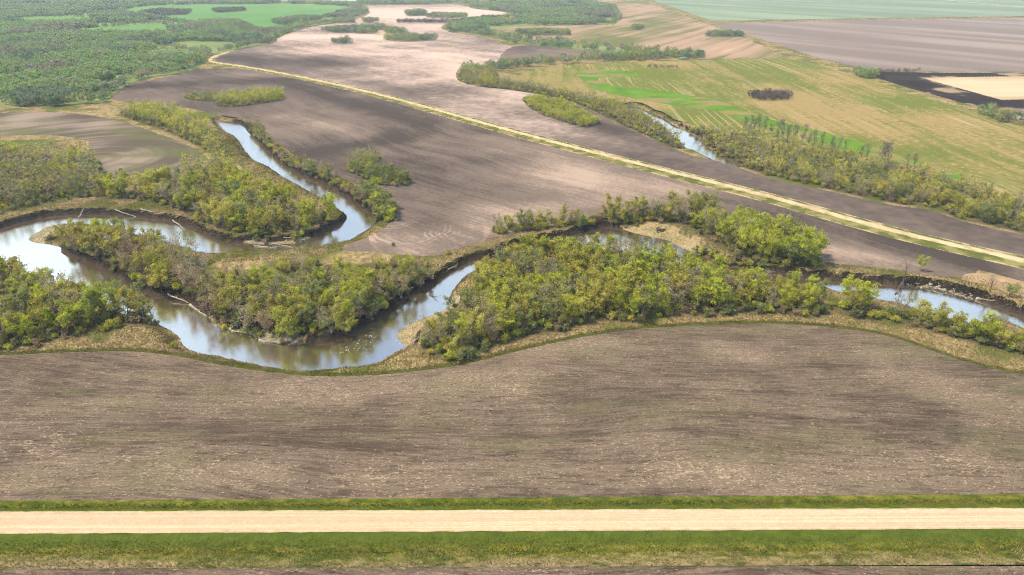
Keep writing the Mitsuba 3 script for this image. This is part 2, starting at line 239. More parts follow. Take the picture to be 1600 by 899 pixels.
CURVE = [(-190.1,174.7),(-171.1,174.7),(-152.6,175.4),(-134.4,176.9),(-115.6,177.7),(-98.8,174.7),(-85.8,170.4),(-69.5,166.2),(-54.3,163.9),(-39.9,164.5),(-27.5,166.6),(-14.9,170),(0,176.9),(13.8,183.1),(26.2,187.9),(40.9,191.7),(57.8,193.8),(72.6,195.1),(87.1,195.1),(100.7,193),(111.7,190),(119.5,185.5),(125.8,178.8),(131.8,172.5),(138.3,167.9),(145.2,164.5),(156.7,155.9),(167.1,147.6)]
NEAR_EDGE = [(140.4,116.1),(-138.4,113.7)]
DIRT = spline([(239.7,207.5),(222,226.2),(200.7,246.4),(167.1,279.1),(128.3,329),(74.5,389.7),(0,477.6),(-113.3,619),(-191.4,703.5),(-265.9,776.1),(-321.8,823.5),(-349.6,843.4),(-365.5,864.2),(-375.9,902.3),(-377.4,940.1),(-379.6,973.4)], 6, False)
F_NEAR = Polygon(np.vstack([spline(CURVE, 4, False), NEAR_EDGE])).buffer(0)
F_SOUTH = field([(-209.8,96),(210.3,96.3),(154.3,51.5),(-154.3,51.5)], 0, 4, False)
F_MID = field([(237.9,205.6),(220.2,224),(199,243.9),(165.5,276),(126.9,324.9),(73.5,384.2),(0,469.6),(-111.1,606.2),(-187.3,687.4),(-259.6,756.7),(-315.5,796.5),(-349.8,776.1),(-358.9,720.5),(-368.7,675.7),(-358.3,632.4),(-338.6,597),(-307.9,587.9),(-258.1,559.6),(-224.9,533.7),(-198.4,514.5),(-179.9,487.9),(-154.3,445.2),(-133.7,411.9),(-120.6,392.6),(-99.5,369.6),(-84.7,353.5),(-73,342),(-63.4,328),(-56.7,314),(-53.8,299.2),(-55.9,287.2),(-61.7,269.9),(-70.3,259.8),(-56.9,255.7),(-46.2,253),(-35.7,251.6),(-28.2,253),(-21,259.8),(-5.5,272.1),(14.1,283.1),(28.8,290.5),(40.9,294.8),(59.1,299.2),(77,300.1),(90.2,293.9),(99.1,284.7),(109.3,272.9),(118,259.8),(122.4,245.2),(131.3,242.6),(146.4,238.3),(155.7,233),(166.3,230.7),(174.3,233),(177.5,236.5),(187.7,227.3),(208.2,209)])
F_FAR = Polygon(np.vstack([DIRT[:-1], spline([(-376.2,973.4),(-354.1,1074),(-370.9,1152.8),(-376.9,1349.1),(-332.6,1508.1),(-343.8,1778.1),(-407.4,2059.3),(-295,2126.3),(-187.3,2161.3),(-128.7,2059.3),(-101,1937),(-15.5,1778.1),(-43,1642.7),(-92.4,1508.1),(-126.2,1440.4),(-131.7,1363.6),(-124.2,1307.6),(-86,1219.6),(-40.4,1142.4),(-9.3,1047),(7.1,996.8),(-8,895.7),(-22.5,834.8),(-43.8,812.5),(-58.4,791.3),(-53.9,707.7),(-33.8,675.7),(-6,653.3),(17.3,632.4),(43.8,597),(55.4,573.5),(72.3,519.2),(84.9,477.6),(95.9,447),(109.1,410.4),(124,394),(139.5,362),(163.6,336.5),(184.8,314),(197.1,308.3),(203.3,293.1),(213.2,281.5),(223,271.4),(241.4,250.3),(260.2,229.5)], 6, False)])).buffer(0)
F_WEDGE = field([(0,1013),(27.7,1038.3),(72.6,1021.3),(129.1,965.8),(174.2,929.5),(163.6,915.7),(112.9,902.3),(62.8,876.6),(22.6,840.5),(-7.3,812.5),(-15.8,882.9)])
F_LEFT = field([(-543.7,533.7),(-428.7,538.7),(-400.5,541.2),(-373.7,546.4),(-339,538.7),(-296.3,514.5),(-241.1,467.6),(-203.8,431.3),(-185.1,407.3),(-182.2,391.1),(-184.1,368.3),(-192.4,355.9),(-202.6,348.8),(-214.6,351.2),(-228.7,369.6),(-248.9,396.9),(-261,408.8),(-267.1,428),(-281.3,448.8),(-303.4,461.9),(-327.5,465.7),(-346.7,461.9),(-464.6,448.8)])
F_PASTURE = field([(8.1,747.3),(51.1,812.5),(113.1,840.5),(201.3,864.2),(308.1,882.9),(341.3,882.9),(356.3,791.3),(363.4,716.2),(358.3,632.4),(364.6,565.1),(364.4,487.9),(366.4,382.8),(392.2,306.4),(317.9,238.9),(279.9,280.7),(259.1,310.1),(254.6,325.9),(239.8,354.7),(230.8,382.8),(200.3,423),(172.1,458.1),(136.6,487.9),(104.2,565.1),(87.7,597),(58.4,639.2),(30.2,664.3),(9.5,699.4)])
F_UPPER = field([(-65.9,1363.6),(0,1408.7),(72.6,1378.3),(197.7,1408.7),(235,1563.1),(277.7,1937),(211.2,2442.7),(422.3,2442.7),(392.2,1730.6),(379,1393.3),(367.3,1122),(343.7,889.3),(235.4,876.6),(234.8,922.6),(173.4,973.4),(93.7,1055.8),(0,1132.1),(-38,1231.5)], 2, 20, False)
F_TEAL = field([(474.1,2747.9),(3318.4,2747.9),(2581,1642.7),(1154.2,1653.2),(760.5,1582.3),(411.8,1508.1)], 2, 20, False)
F_EAST = field([(393.9,1440.4),(734.3,1526),(1112.8,1592),(2596.2,1563.1),(1251.9,771.2),(553.1,766.3),(452.1,771.2),(391.9,791.3),(379.3,882.9),(387.2,1092.7)], 2, 20, False)
F_STUBBLE = field([(418.9,720.5),(461.9,729.2),(531,733.7),(1128.3,733.7),(972.4,587.9),(440.4,600),(419.1,597)], 0, 20, False)
F_BURNT = field([(383.6,781.2),(446.7,761.5),(548.2,759.1),(1237.1,761.5),(920.4,467.6),(388.7,496.5),(379.3,509.9),(378.6,554.2),(377.9,606.2),(373.1,660.6),(373.1,716.2)], 3, 6, False)
GREEN_STRIP = field([(73,771.2),(112.6,781.2),(134.3,742.7),(91.9,724.8),(92.7,679.5),(131,653.3),(158.6,619),(178.3,587.9),(187.8,533.7),(203.6,496.5),(225.5,452.5),(238.3,396.9),(247.1,367),(241.3,357.1),(232.3,385.5),(211.5,421.4),(194.3,460),(174,505.3),(161.6,546.4),(127.9,579.2),(96.3,619),(80.4,653.3),(70.6,707.7)], 1.5)

# ------------------------------------------------------------------ the land's height
CUT_PTS = np.vstack([spline(c, 2, False) for c in CUTS])
EDGE_PTS = np.vstack([np.asarray(g.segmentize(1.0).exterior.coords) for g in (RIVER, RIVER2)])
CUT_TREE, EDGE_TREE = cKDTree(CUT_PTS), cKDTree(EDGE_PTS)
for g in (WATER, *SANDS, F_NEAR, F_MID, F_FAR, F_LEFT):
    shapely.prepare(g)
WOOD_FLOOR = shapely.union_all([s['poly'].buffer(1.5) for s in STANDS.values()])
shapely.prepare(WOOD_FLOOR)
SAND_PTS = cKDTree(np.vstack([np.asarray(g.segmentize(1.0).exterior.coords) for g in SANDS]))
WOOD_PTS = cKDTree(np.vstack([np.asarray(g.segmentize(2.0).exterior.coords) for g in getattr(WOOD_FLOOR, 'geoms', [WOOD_FLOOR])]))


def signed(tree, geoms, x, y):
    """Distance to the outline, negative inside."""
    d = tree.query(np.stack([x, y], -1))[0]
    inside = np.zeros(len(x), bool)
    for g in geoms:
        inside |= shapely.contains_xy(g, x, y)
    return np.where(inside, -d, d)


def land(x, y):
    """(height, signed distance to water, cover: +1 sand, -1 wood floor) at the points."""
    x, y = np.asarray(x, float), np.asarray(y, float)
    p = np.stack([x, y, x * 0], -1)
    sd = signed(EDGE_TREE, (WATER,), x, y)
    sand = np.clip(0.5 - signed(SAND_PTS, SANDS, x, y) / 3.0, 0, 1)
    wood = np.clip(0.5 - signed(WOOD_PTS, (WOOD_FLOOR,), x, y) / 4.0, 0, 1)
    cut = np.clip(1.0 - (CUT_TREE.query(np.stack([x, y], -1))[0] - 5.0) / 9.0, 0, 1)
    n1 = meshkit.fbm(p / 6.0, 3, 1) - 0.5
    n2 = meshkit.fbm(p / 1.7, 3, 2) - 0.5
    L = (7.5 * (1 - cut) + 2.0 * cut) * (1 - sand) + 13.0 * sand
    L = np.minimum(L, 1.15 * np.maximum(L * (1 + 1.1 * n1), 1.2))
    e = sd + np.where(sd > 0, cut * (2.2 * n1 + 1.0 * n2) * np.clip(sd, 0, 1), 0)
    t = np.clip(e / L, 0, 1)
    z = -3.0 + 3.0 * (t * t * (3 - 2 * t) * (1 - cut) + cut * t**0.7)
    z = np.where(sd < 0, -3.0 + np.maximum(0.5 * sd, -1.8), z)
    z = z + np.where(sd > 0.2, (0.5 * n2 * cut + 0.22 * n2) * np.clip(4 * t * (1.15 - t), 0, 1), 0) - 0.05
    return z, sd, sand - wood * (1 - sand), cut


def axis(lo, hi, step, far_, grow=1.16):
    mid = np.arange(lo, hi + step, step)
    out, s, a = [], step, hi
    while a < far_[1]:
        s *= grow
        a += s
        out.append(a)
    pre, s, a = [], step, lo
    while a > far_[0]:
        s *= grow
        a -= s
        pre.append(a)
    return np.concatenate([pre[::-1], mid, out])


gx = axis(-290, 330, 1.5, (-7000, 7000))
gy = np.concatenate([axis(118, 440, 1.5, (20, 118)), axis(442, 640, 2.6, (642, 7500))[0:]])
gy = np.unique(np.round(gy, 3))
gy = gy[np.concatenate([[True], np.diff(gy) > 0.8])]
gy = np.concatenate([[-3000, -800, -200, -40], gy[gy > 10]])
X, Y = np.meshgrid(gx, gy, indexing='ij')
xs, ys = X.ravel(), Y.ravel()
near = (np.abs(xs) < 900) & (ys < 1000)
z, sd, cover, cut = np.full(len(xs), -0.05), np.full(len(xs), 90.0), np.zeros(len(xs)), np.zeros(len(xs))
z[near], sd[near], cover[near], cut[near] = land(xs[near], ys[near])
DRY = shapely.union_all([F_NEAR.buffer(-2), F_MID.buffer(-2), F_FAR.buffer(-2), F_LEFT.buffer(-2), F_SOUTH]).difference(WATER.buffer(9))
shapely.prepare(DRY)
z = z - np.where(shapely.contains_xy(DRY, xs, ys), 0.25, 0)
ROADCUT = Polygon(np.vstack([[(-237,114.9),(240.2,117.1)], [(208.5,95.1),(-208.5,95.1)]]))
shapely.prepare(ROADCUT)
z = z - np.where(shapely.contains_xy(ROADCUT, xs, ys), 1.6, 0)
gmesh, _ = loft(np.stack([X, Y, z.reshape(X.shape)], -1))
guv = np.stack([np.clip(sd, -5, 60), cover * 1.0], -1)

# ------------------------------------------------------------------ materials
smoothstep, mix, fbm, noise = mikit.smoothstep, mikit.mix, mikit.fbm, mikit.noise


def mat(key, fn, bump=None, scale=0.1):
    b = {'type': 'diffuse', 'reflectance': mikit.proc(fn)}
    if bump is not None:
        b = {'type': 'bumpmap', 'arbitrary': mikit.proc(bump, eps=0.05), 'scale': scale, 'bsdf': b}
    scene[key] = {'type': 'twosided', 'bsdf': b}


def blob(p, b):
    """How much a soil patch along the line a-b (metres) of half width w counts at p."""
    (ax, ay), (bx, by), w, amount = b
    dx, dy = bx - ax, by - ay
    t = dr.clip(((p.x - ax) * dx + (p.y - ay) * dy) / (dx * dx + dy * dy + 1e-6), 0, 1)
    d2 = dr.square(p.x - ax - t * dx) + dr.square(p.y - ay - t * dy)
    return amount * dr.exp(-d2 / (w * w))


def ground_fn(p, n, uv):
    a = fbm(p.x * 0.09, p.y * 0.09, 0, 3)
    b = fbm(p.x * 0.7, p.y * 0.7, 3, 3)
    c = noise(p.x * 2.6, p.y * 2.6, 1)
    tan = mix((0.15, 0.115, 0.055), (0.32, 0.25, 0.13), smoothstep(0.3, 0.75, b * 0.7 + c * 0.3))
    green = mix((0.06, 0.075, 0.02), (0.13, 0.14, 0.035), b)
    col = mix(tan, green, smoothstep(0.46, 0.62, a * 0.8 + b * 0.2))
    litter = mix((0.045, 0.04, 0.022), (0.125, 0.105, 0.055), b)
    litter = mix(litter, (0.07, 0.085, 0.022), smoothstep(0.5, 0.7, a))
    col = mix(col, litter, dr.clip(-uv.y * 1.2, 0, 1))
    sandc = mix((0.16, 0.13, 0.095), (0.36, 0.31, 0.235), smoothstep(0.25, 0.7, b * 0.65 + c * 0.35))
    sandc = mix(sandc, (0.30, 0.225, 0.11), smoothstep(0.42, 0.55, fbm(p.x * 0.05, p.y * 0.05, 9, 2)) * 0.8)
    sandc = mix(sandc, (0.10, 0.115, 0.04), smoothstep(0.50, 0.64, a * 0.5 + c * 0.5) * 0.9)
    col = mix(col, sandc, smoothstep(0.3, 0.7, uv.y))
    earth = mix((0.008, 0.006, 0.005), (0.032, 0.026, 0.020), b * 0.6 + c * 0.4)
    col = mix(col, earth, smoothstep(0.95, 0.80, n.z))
    mud = mix((0.025, 0.019, 0.013), (0.075, 0.058, 0.042), b)
    return mix(mud, col, smoothstep(0.0, 1.0, uv.x + (c - 0.5) * 1.2))


mat('m_ground', ground_fn, lambda p, n, uv: fbm(p.x * 1.3, p.y * 1.3, 0, 2), 0.35)

RING = [[(-79.1,123.9)][0], [(-110,131.9)][0], [(35.2,123.2)][0], [(102.5,123.2)][0], [(-29,121.7)][0], [(0.9,156.5)][0]]
NEAR_B = [(*[(-57.5,155.9),(0,162.2)], 7.0, 0.45), (*[(5.8,178.8),(27.3,180.7)], 6.0, 0.5), (*[(61.9,178.8),(72.4,175.1)], 5.0, 0.5), (*[(-123.7,147.6),(-64.9,151.9)], 5.0, 0.22),
          (*[(-115.1,120.2),(-55.7,123.2)], 6.0, 0.40), (*[(-34.8,121.7),(51.5,123.9)], 5.0, 0.28), (*[(50.8,121.7),(132.3,123.9)], 6.0, 0.34), (*[(25.1,147.6),(107.1,144.8)], 10.0, -0.08),
          (*[(-109.1,134.4),(-74.3,136.9)], 4.5, -0.10), (*[(-31.6,136.9),(15.6,134.4)], 6.0, -0.08), (*[(106.9,167.9),(133.7,147.6)], 7.0, 0.28), (*[(-59.2,134.4),(-37.4,134.4)], 6, -0.15)]


def near_fn(p, n, uv):
    wob = (fbm(p.x * 0.012, p.y * 0.03, 5, 2) - 0.5) * 26
    ly = p.y + wob + 0.02 * p.x
    s1 = fbm(p.x * 0.03, ly * 0.55, 1, 3)
    s2 = fbm(p.x * 0.22, ly * 2.6, 2, 3)
    mid = fbm(p.x * 0.11, p.y * 0.22, 3, 3)
    big = fbm(p.x * 0.016, ly * 0.05, 7, 3)
    t = (big - 0.5) * 0.3 + (s1 - 0.5) * 0.45 + (mid - 0.5) * 0.55 + sum(blob(p, b) for b in NEAR_B)
    swirl = mi.Float(0)
    for cx, cy in RING:
        r = dr.sqrt(dr.square((p.x - cx) * 0.55) + dr.square(p.y - cy - 2) + 0.01)
        w = dr.exp(-dr.square(r / 6.0 + (noise(p.x * 0.12, p.y * 0.25) - 0.5) * 1.2))
        swirl += w * (0.28 + 1.1 * smoothstep(0.45, 0.75, noise(r * 1.5 + noise(p.x * 0.3, p.y * 0.3) * 1.6, 0.3 * cx + p.x * 0.05)))
    f1 = noise(p.x * 1.5, p.y * 4.6, 4)
    f2 = noise(p.x * 3.3 + 9, p.y * 6.5, 6)
    f3 = noise(p.x * 2.6 + 4, p.y * 3.2, 9)
    soil = mix((0.062, 0.047, 0.036), (0.165, 0.127, 0.095), smoothstep(-0.55, 0.55, t + (s2 - 0.5) * 1.0))
    straw = smoothstep(0.60, 0.92, f1 * 0.45 + f2 * 0.30 + f3 * 0.25 + t * 0.20 + swirl * 0.10)
    col = mix(soil, (0.40, 0.325, 0.215), straw * 0.62)
    col = mix(col, (0.115, 0.118, 0.055), smoothstep(0.50, 0.75, fbm(p.x * 0.05, ly * 0.16, 11, 3)) * 0.28)
    dark = smoothstep(0.42, 0.15, f2 * 0.4 + noise(p.x * 0.9, p.y * 3.6, 8) * 0.6)
    return col * (1 - 0.42 * dark)


mat('m_near', near_fn, lambda p, n, uv: fbm(p.x * 1.1, p.y * 2.8, 0, 2), 0.22)

MID_B = [(*[(-348.4,671.8),(-232.3,711.9)], 26.0, -0.45), (*[(-238.7,711.9),(-65,498.7)], 14.0, -0.4), (*[(-176.4,528.8),(-105.2,467.6)], 12.0, 0.42), (*[(-254.2,538.7),(-169.8,477.6)], 12.0, 0.15),
         (*[(-129.9,415),(-68.8,458.1)], 12.0, -0.25), (*[(21.4,372.1),(90.3,331.1)], 26.0, 0.62), (*[(-36.5,258.4),(0,293.1)], 14.0, 0.30), (*[(-6,306.4),(50.2,320.8)], 14.0, 0.35),
         (*[(-59.9,392.6),(-3.8,399.8)], 16.0, -0.25), (*[(-31,315.9),(0,347.7)], 9.0, -0.15), (*[(102.8,317.9),(176.7,248.4)], 15.0, -0.5), (*[(124.1,261.9),(156.7,243.9)], 6.0, 0.35),
         (*[(-37.7,293.1),(-11.6,293.1)], 8.0, -0.12), (*[(-65.6,272.9),(-43.5,271.4)], 8.0, 0.3)]
MID_DIR = [(128.3,329),(0,477.6)]
_d = np.array(MID_DIR[1]) - np.array(MID_DIR[0])
MDX, MDY = (_d / np.linalg.norm(_d)).tolist()
TURN = [(-35.7,279.1)][0]
TRACKS = [(*c, q) for c, q in zip([(-30.6,279.1),(-26.5,279.1),(-21.7,278.3),(-10.8,269.1),(-45.7,287.2),(-57.3,306.4)], (6.0, 7.0, 8.0, 14.0, 17.0, 16.0))]


def mid_fn(p, n, uv):
    u = p.x * MDX + p.y * MDY
    v = -p.x * MDY + p.y * MDX + (fbm(p.x * 0.008, p.y * 0.008, 2, 2) - 0.5) * 40
    s1 = fbm(u * 0.014, v * 0.16, 1, 3)
    s2 = fbm(u * 0.06, v * 0.9, 4, 2)
    s3 = noise(p.x * 0.9, p.y * 0.9, 4)
    big = fbm(p.x * 0.012, p.y * 0.012, 7, 3)
    blot = fbm(p.x * 0.05, p.y * 0.04, 13, 3)
    t = (big - 0.5) * 0.8 + (s1 - 0.5) * 0.42 + (blot - 0.5) * 0.5 + sum(blob(p, b) for b in MID_B)
    r = dr.sqrt(dr.square(p.x - TURN[0]) + dr.square((p.y - TURN[1]) * 0.8))
    tr = dr.exp(-dr.square((r - 30) / 11)) * smoothstep(0.52, 0.68, noise(r * 0.75, 3.1 + noise(p.x * 0.05, p.y * 0.05)))
    for cx, cy, rad in TRACKS:
        q = dr.sqrt(dr.square(p.x - cx) + dr.square((p.y - cy) * 0.7)) + (noise(p.x * 0.1, p.y * 0.1, 2) - 0.5) * 2
        t = t + 0.30 * dr.exp(-dr.square((dr.abs(q - rad) - 1.1) / 0.5)) * smoothstep(cy + 4, cy - 3, p.y) * smoothstep(0.3, 0.6, noise(p.x * 0.07, p.y * 0.07, 9))
    t = t + tr * 0.22 * smoothstep(TURN[1] + 18, TURN[1] - 6, p.y) + (s2 - 0.5) * 0.3 + (s3 - 0.5) * 0.22
    col = mix((0.056, 0.046, 0.041), (0.145, 0.115, 0.097), smoothstep(-0.55, 0.25, t))
    return mix(col, (0.33, 0.255, 0.205), smoothstep(0.12, 0.9, t))


mat('m_mid', mid_fn, lambda p, n, uv: fbm(p.x * 0.8, p.y * 0.8, 0, 2), 0.18)

FAR_B = [(*[(-209.6,981),(-29,807.1)], 120.0, 0.60), (*[(-370,1163.5),(-205.6,1163.5)], 60.0, 0.55), (*[(-362,1730.6),(-60.3,1730.6)], 330.0, 0.8), (*[(-339.7,882.9),(-227.7,846.3)], 60.0, -0.55), (*[(-174.2,1321.2),(-110.6,1255.9)], 100.0, 0.2),
         (*[(-158.9,671.8),(-58.1,635.8)], 40.0, -0.25), (*[(-22.7,619),(83,439.9)], 14.0, -0.05), (*[(58.8,505.3),(73.7,477.6)], 14.0, -0.5), (*[(35.7,653.3),(72.3,538.7)], 13.0, -0.35), (*[(-250.4,771.2),(-161.1,742.7)], 20.0, -0.2),
         (*[(92.8,388.3),(219.4,255)], 26.0, -0.02), (*[(-53.1,733.7),(0,619)], 24, 0.1)]


def far_fn(p, n, uv):
    u = p.x * MDX + p.y * MDY
    v = -p.x * MDY + p.y * MDX + (fbm(p.x * 0.006, p.y * 0.006, 2, 2) - 0.5) * 60
    s1 = fbm(u * 0.008, v * 0.07, 1, 3)
    big = fbm(p.x * 0.006, p.y * 0.006, 17, 3)
    s3 = fbm(p.x * 0.25, p.y * 0.25, 4, 2)
    t = (big - 0.5) * 0.6 + (s1 - 0.5) * 0.35 + sum(blob(p, b) for b in FAR_B) + (s3 - 0.5) * 0.3 + (fbm(p.x * 0.03, p.y * 0.03, 23, 3) - 0.5) * 0.4
    col = mix((0.062, 0.051, 0.047), (0.150, 0.120, 0.104), smoothstep(-0.5, 0.18, t))
    return mix(col, (0.47, 0.365, 0.315), smoothstep(-0.05, 0.75, t))


mat('m_far', far_fn, lambda p, n, uv: fbm(p.x * 0.6, p.y * 0.6, 0, 2), 0.2)


def left_fn(p, n, uv):
    r = dr.sqrt(dr.square(p.x + 250) + dr.square(p.y - 400))
    s = fbm(r * 0.35, p.x * 0.01, 3, 3)
    t = (s - 0.5) * 0.7 + (fbm(p.x * 0.03, p.y * 0.03, 5, 3) - 0.5) * 1.1
    col = mix((0.085, 0.072, 0.055), (0.23, 0.185, 0.15), smoothstep(-0.4, 0.45, t))
    return mix(col, (0.10, 0.11, 0.045), smoothstep(0.5, 0.75, fbm(p.x * 0.02, p.y * 0.05, 9, 3)) * 0.7)


mat('m_left', left_fn)

PDX, PDY = 0.03, 1.0


def pasture_fn(p, n, uv):
    v = p.x * PDY - p.y * PDX + (noise(p.x * 0.01, p.y * 0.01) - 0.5) * 10
    u = p.x * PDX + p.y * PDY
    s = fbm(u * 0.012, v * 0.22, 1, 3)
    lines = smoothstep(0.60, 0.80, noise(u * 0.008, v * 0.55, 6)) * smoothstep(0.45, 0.70, fbm(p.x * 0.02, p.y * 0.012, 4, 2))
    big = fbm(p.x * 0.018, p.y * 0.012, 5, 3)
    fine = fbm(p.x * 0.5, p.y * 0.35, 2, 3)
    t = (big - 0.5) * 1.3 + (s - 0.5) * 0.6 + (fine - 0.5) * 0.5
    col = mix((0.115, 0.135, 0.030), (0.25, 0.19, 0.085), smoothstep(-0.20, 0.42, t))
    return mix(col, (0.40, 0.32, 0.19), lines * 0.35 + smoothstep(0.7, 0.85, fine) * 0.3)


mat('m_pasture', pasture_fn)


def upper_fn(p, n, uv):
    u, v = p.x * 0.5 + p.y * 0.86, p.x * 0.86 - p.y * 0.5
    t = (fbm(p.x * 0.007, p.y * 0.004, 3, 3) - 0.5) * 1.6 + (fbm(u * 0.004, v * 0.09, 2, 3) - 0.5)
    col = mix((0.12, 0.125, 0.05), (0.30, 0.21, 0.15), smoothstep(-0.4, 0.2, t))
    return mix(col, (0.45, 0.38, 0.29), smoothstep(0.3, 0.8, t))


mat('m_upper', upper_fn)


def strips(a, b, wide, dirx, diry, freq):
    def fn(p, n, uv):
        v = p.x * diry - p.y * dirx
        u = p.x * dirx + p.y * diry
        s = fbm(u * 0.002, v * freq, 1, 3)
        t = (s - 0.5) * 1.6 + (fbm(p.x * wide, p.y * wide * 0.5, 5, 3) - 0.5) * 1.2
        return mix(a, b, smoothstep(-0.5, 0.5, t))
    return fn


mat('m_teal', strips((0.13, 0.185, 0.125), (0.20, 0.255, 0.185), 0.002, 0.55, -0.83, 0.02))
mat('m_east', strips((0.165, 0.137, 0.126), (0.25, 0.207, 0.187), 0.004, 0.55, -0.83, 0.03))
mat('m_stubble', strips((0.35, 0.275, 0.18), (0.47, 0.375, 0.255), 0.01, 1.0, 0.05, 0.06))


def burnt_fn(p, n, uv):
    t = fbm(p.x * 0.04, p.y * 0.04, 3, 4)
    return mix(mix((0.016, 0.013, 0.013), (0.045, 0.036, 0.034), t), (0.30, 0.23, 0.16), smoothstep(0.56, 0.70, t) * 0.8)


mat('m_burnt', burnt_fn)
mat('m_dry', lambda p, n, uv: mix((0.19, 0.14, 0.085), (0.38, 0.28, 0.175), fbm(p.x * 0.15, p.y * 0.25, 2, 4)))
mat('m_meadow', lambda p, n, uv: mix((0.07, 0.18, 0.055), (0.14, 0.25, 0.08), fbm(p.x * 0.01, p.y * 0.006, 3, 4)))
mat('m_forest_floor', lambda p, n, uv: mix((0.09, 0.15, 0.05), (0.21, 0.24, 0.10), fbm(p.x * 0.03, p.y * 0.03, 3, 4)))
mat('m_bright_grass', lambda p, n, uv: mix(mix((0.065, 0.135, 0.014), (0.115, 0.215, 0.026), fbm(p.x * 0.08, p.y * 0.08, 2, 3)), (0.20, 0.165, 0.07), smoothstep(0.54, 0.68, fbm(p.x * 0.035, p.y * 0.05, 8, 4))))


def road_fn(p, n, uv):
    a = smoothstep(0.35, 0.75, fbm(p.x * 0.012, (uv.y + 0.05 * noise(p.x * 0.03)) * 22, 2, 3))
    g = noise(p.x * 5, p.y * 5) * 0.6 + noise(p.x * 1.1, p.y * 3.0) * 0.4
    col = mix((0.42, 0.315, 0.21), (0.51, 0.39, 0.268), a)
    wheel = dr.exp(-dr.square((uv.y - 0.30 + 0.02 * noise(p.x * 0.05)) / 0.05)) + dr.exp(-dr.square((uv.y - 0.68 + 0.02 * noise(p.x * 0.05, 3.0)) / 0.05))
    col = mix(col, (0.56, 0.42, 0.28), dr.clip(wheel, 0, 1) * 0.5 * noise(p.x * 0.02, 7.0))
    col = mix(col, (0.30, 0.235, 0.145), smoothstep(0.80, 1.0, dr.abs(uv.y - 0.5) * 2 + (fbm(p.x * 0.5, p.y * 0.5, 3, 3) - 0.5) * 0.35) * 0.6)
    return col * (0.82 + 0.34 * g)


mat('m_road', road_fn)


def dirt_fn(p, n, uv):
    e = dr.abs(uv.y - 0.5) * 2
    g = fbm(p.x * 0.3, p.y * 0.3, 0, 3)
    col = mix((0.47, 0.38, 0.25), (0.36, 0.285, 0.18), smoothstep(0.35, 0.7, g))
    return mix(col, (0.26, 0.22, 0.11), smoothstep(0.75, 1.0, e + (g - 0.5)))


mat('m_dirt', dirt_fn)


def verge_fn(p, n, uv):
    g = fbm(p.x * 0.5, p.y * 1.2, 0, 3)
    big = fbm(p.x * 0.04, p.y * 0.2, 4, 3)
    col = mix((0.045, 0.070, 0.008), (0.14, 0.145, 0.022), smoothstep(0.25, 0.75, g * 0.7 + big * 0.3))
    col = mix(mix((0.045, 0.07, 0.010), (0.085, 0.110, 0.016), g), col, smoothstep(0.0, 0.18, uv.x + (g - 0.5) * 0.1))
    dry = mix((0.15, 0.12, 0.055), (0.30, 0.24, 0.13), g)
    return mix(col, dry, smoothstep(0.50, 0.95, uv.x * 0.55 + big * 0.55 + (g - 0.5) * 0.5))


mat('m_verge', verge_fn, lambda p, n, uv: fbm(p.x * 1.5, p.y * 1.5, 0, 2), 0.3)


def track_verge_fn(p, n, uv):
    g = fbm(p.x * 0.25, p.y * 0.25, 0, 3)
    col = mix((0.085, 0.10, 0.025), (0.21, 0.19, 0.075), smoothstep(0.3, 0.7, g))
    return mix(col, (0.38, 0.31, 0.18), smoothstep(0.55, 0.75, uv.x + (g - 0.5) * 0.9))


mat('m_track_verge', track_verge_fn)
mat('m_edge_grass', lambda p, n, uv: mix((0.035, 0.055, 0.010), (0.095, 0.11, 0.025), fbm(p.x * 0.8, p.y * 0.8, 0, 3)))
scene['m_water'] = {'type': 'blendbsdf', 'weight': 0.82,
                    'a': {'type': 'twosided', 'bsdf': {'type': 'diffuse', 'reflectance': mikit.proc(lambda p, n, uv: mix((0.15, 0.105, 0.055), (0.23, 0.17, 0.10), fbm(p.x * 0.1, p.y * 0.1, 0, 3)))}},
                    'b': {'type': 'twosided', 'bsdf': {'type': 'bumpmap', 'arbitrary': mikit.proc(lambda p, n, uv: fbm(p.x * 0.9, p.y * 0.9, 0, 2), eps=0.05), 'scale': 0.005,
                                                       'bsdf': {'type': 'roughconductor', 'alpha': 0.03, 'material': 'none', 'specular_reflectance': {'type': 'rgb', 'value': [0.90, 0.95, 0.96]}}}}}


def bark(key, a, b):
    mat(key, lambda p, n, uv: mix(a, b, noise(p.x * 1.3, p.y * 1.3, p.z * 0.8)))


bark('m_bark', (0.07, 0.058, 0.046), (0.17, 0.145, 0.12))
bark('m_pale_bark', (0.17, 0.15, 0.13), (0.32, 0.285, 0.25))
bark('m_drift', (0.21, 0.18, 0.145), (0.42, 0.37, 0.31))


def leaf(key, a, b, c, trans=1.0):
    def fn(p, n, uv):
        m = fbm(p.x * 0.5, p.y * 0.5, p.z * 0.6, 2)
        w = noise(p.x * 0.15, p.y * 0.15, 5.0)
        return mix(mix(a, b, smoothstep(0.25, 0.75, m)), c, smoothstep(0.45, 0.8, w) * 0.6)
    scene[key] = {'type': 'principledthin', 'base_color': mikit.proc(fn), 'roughness': 0.75, 'diff_trans': trans, 'spec_trans': 0.0, 'eta': 1.3}


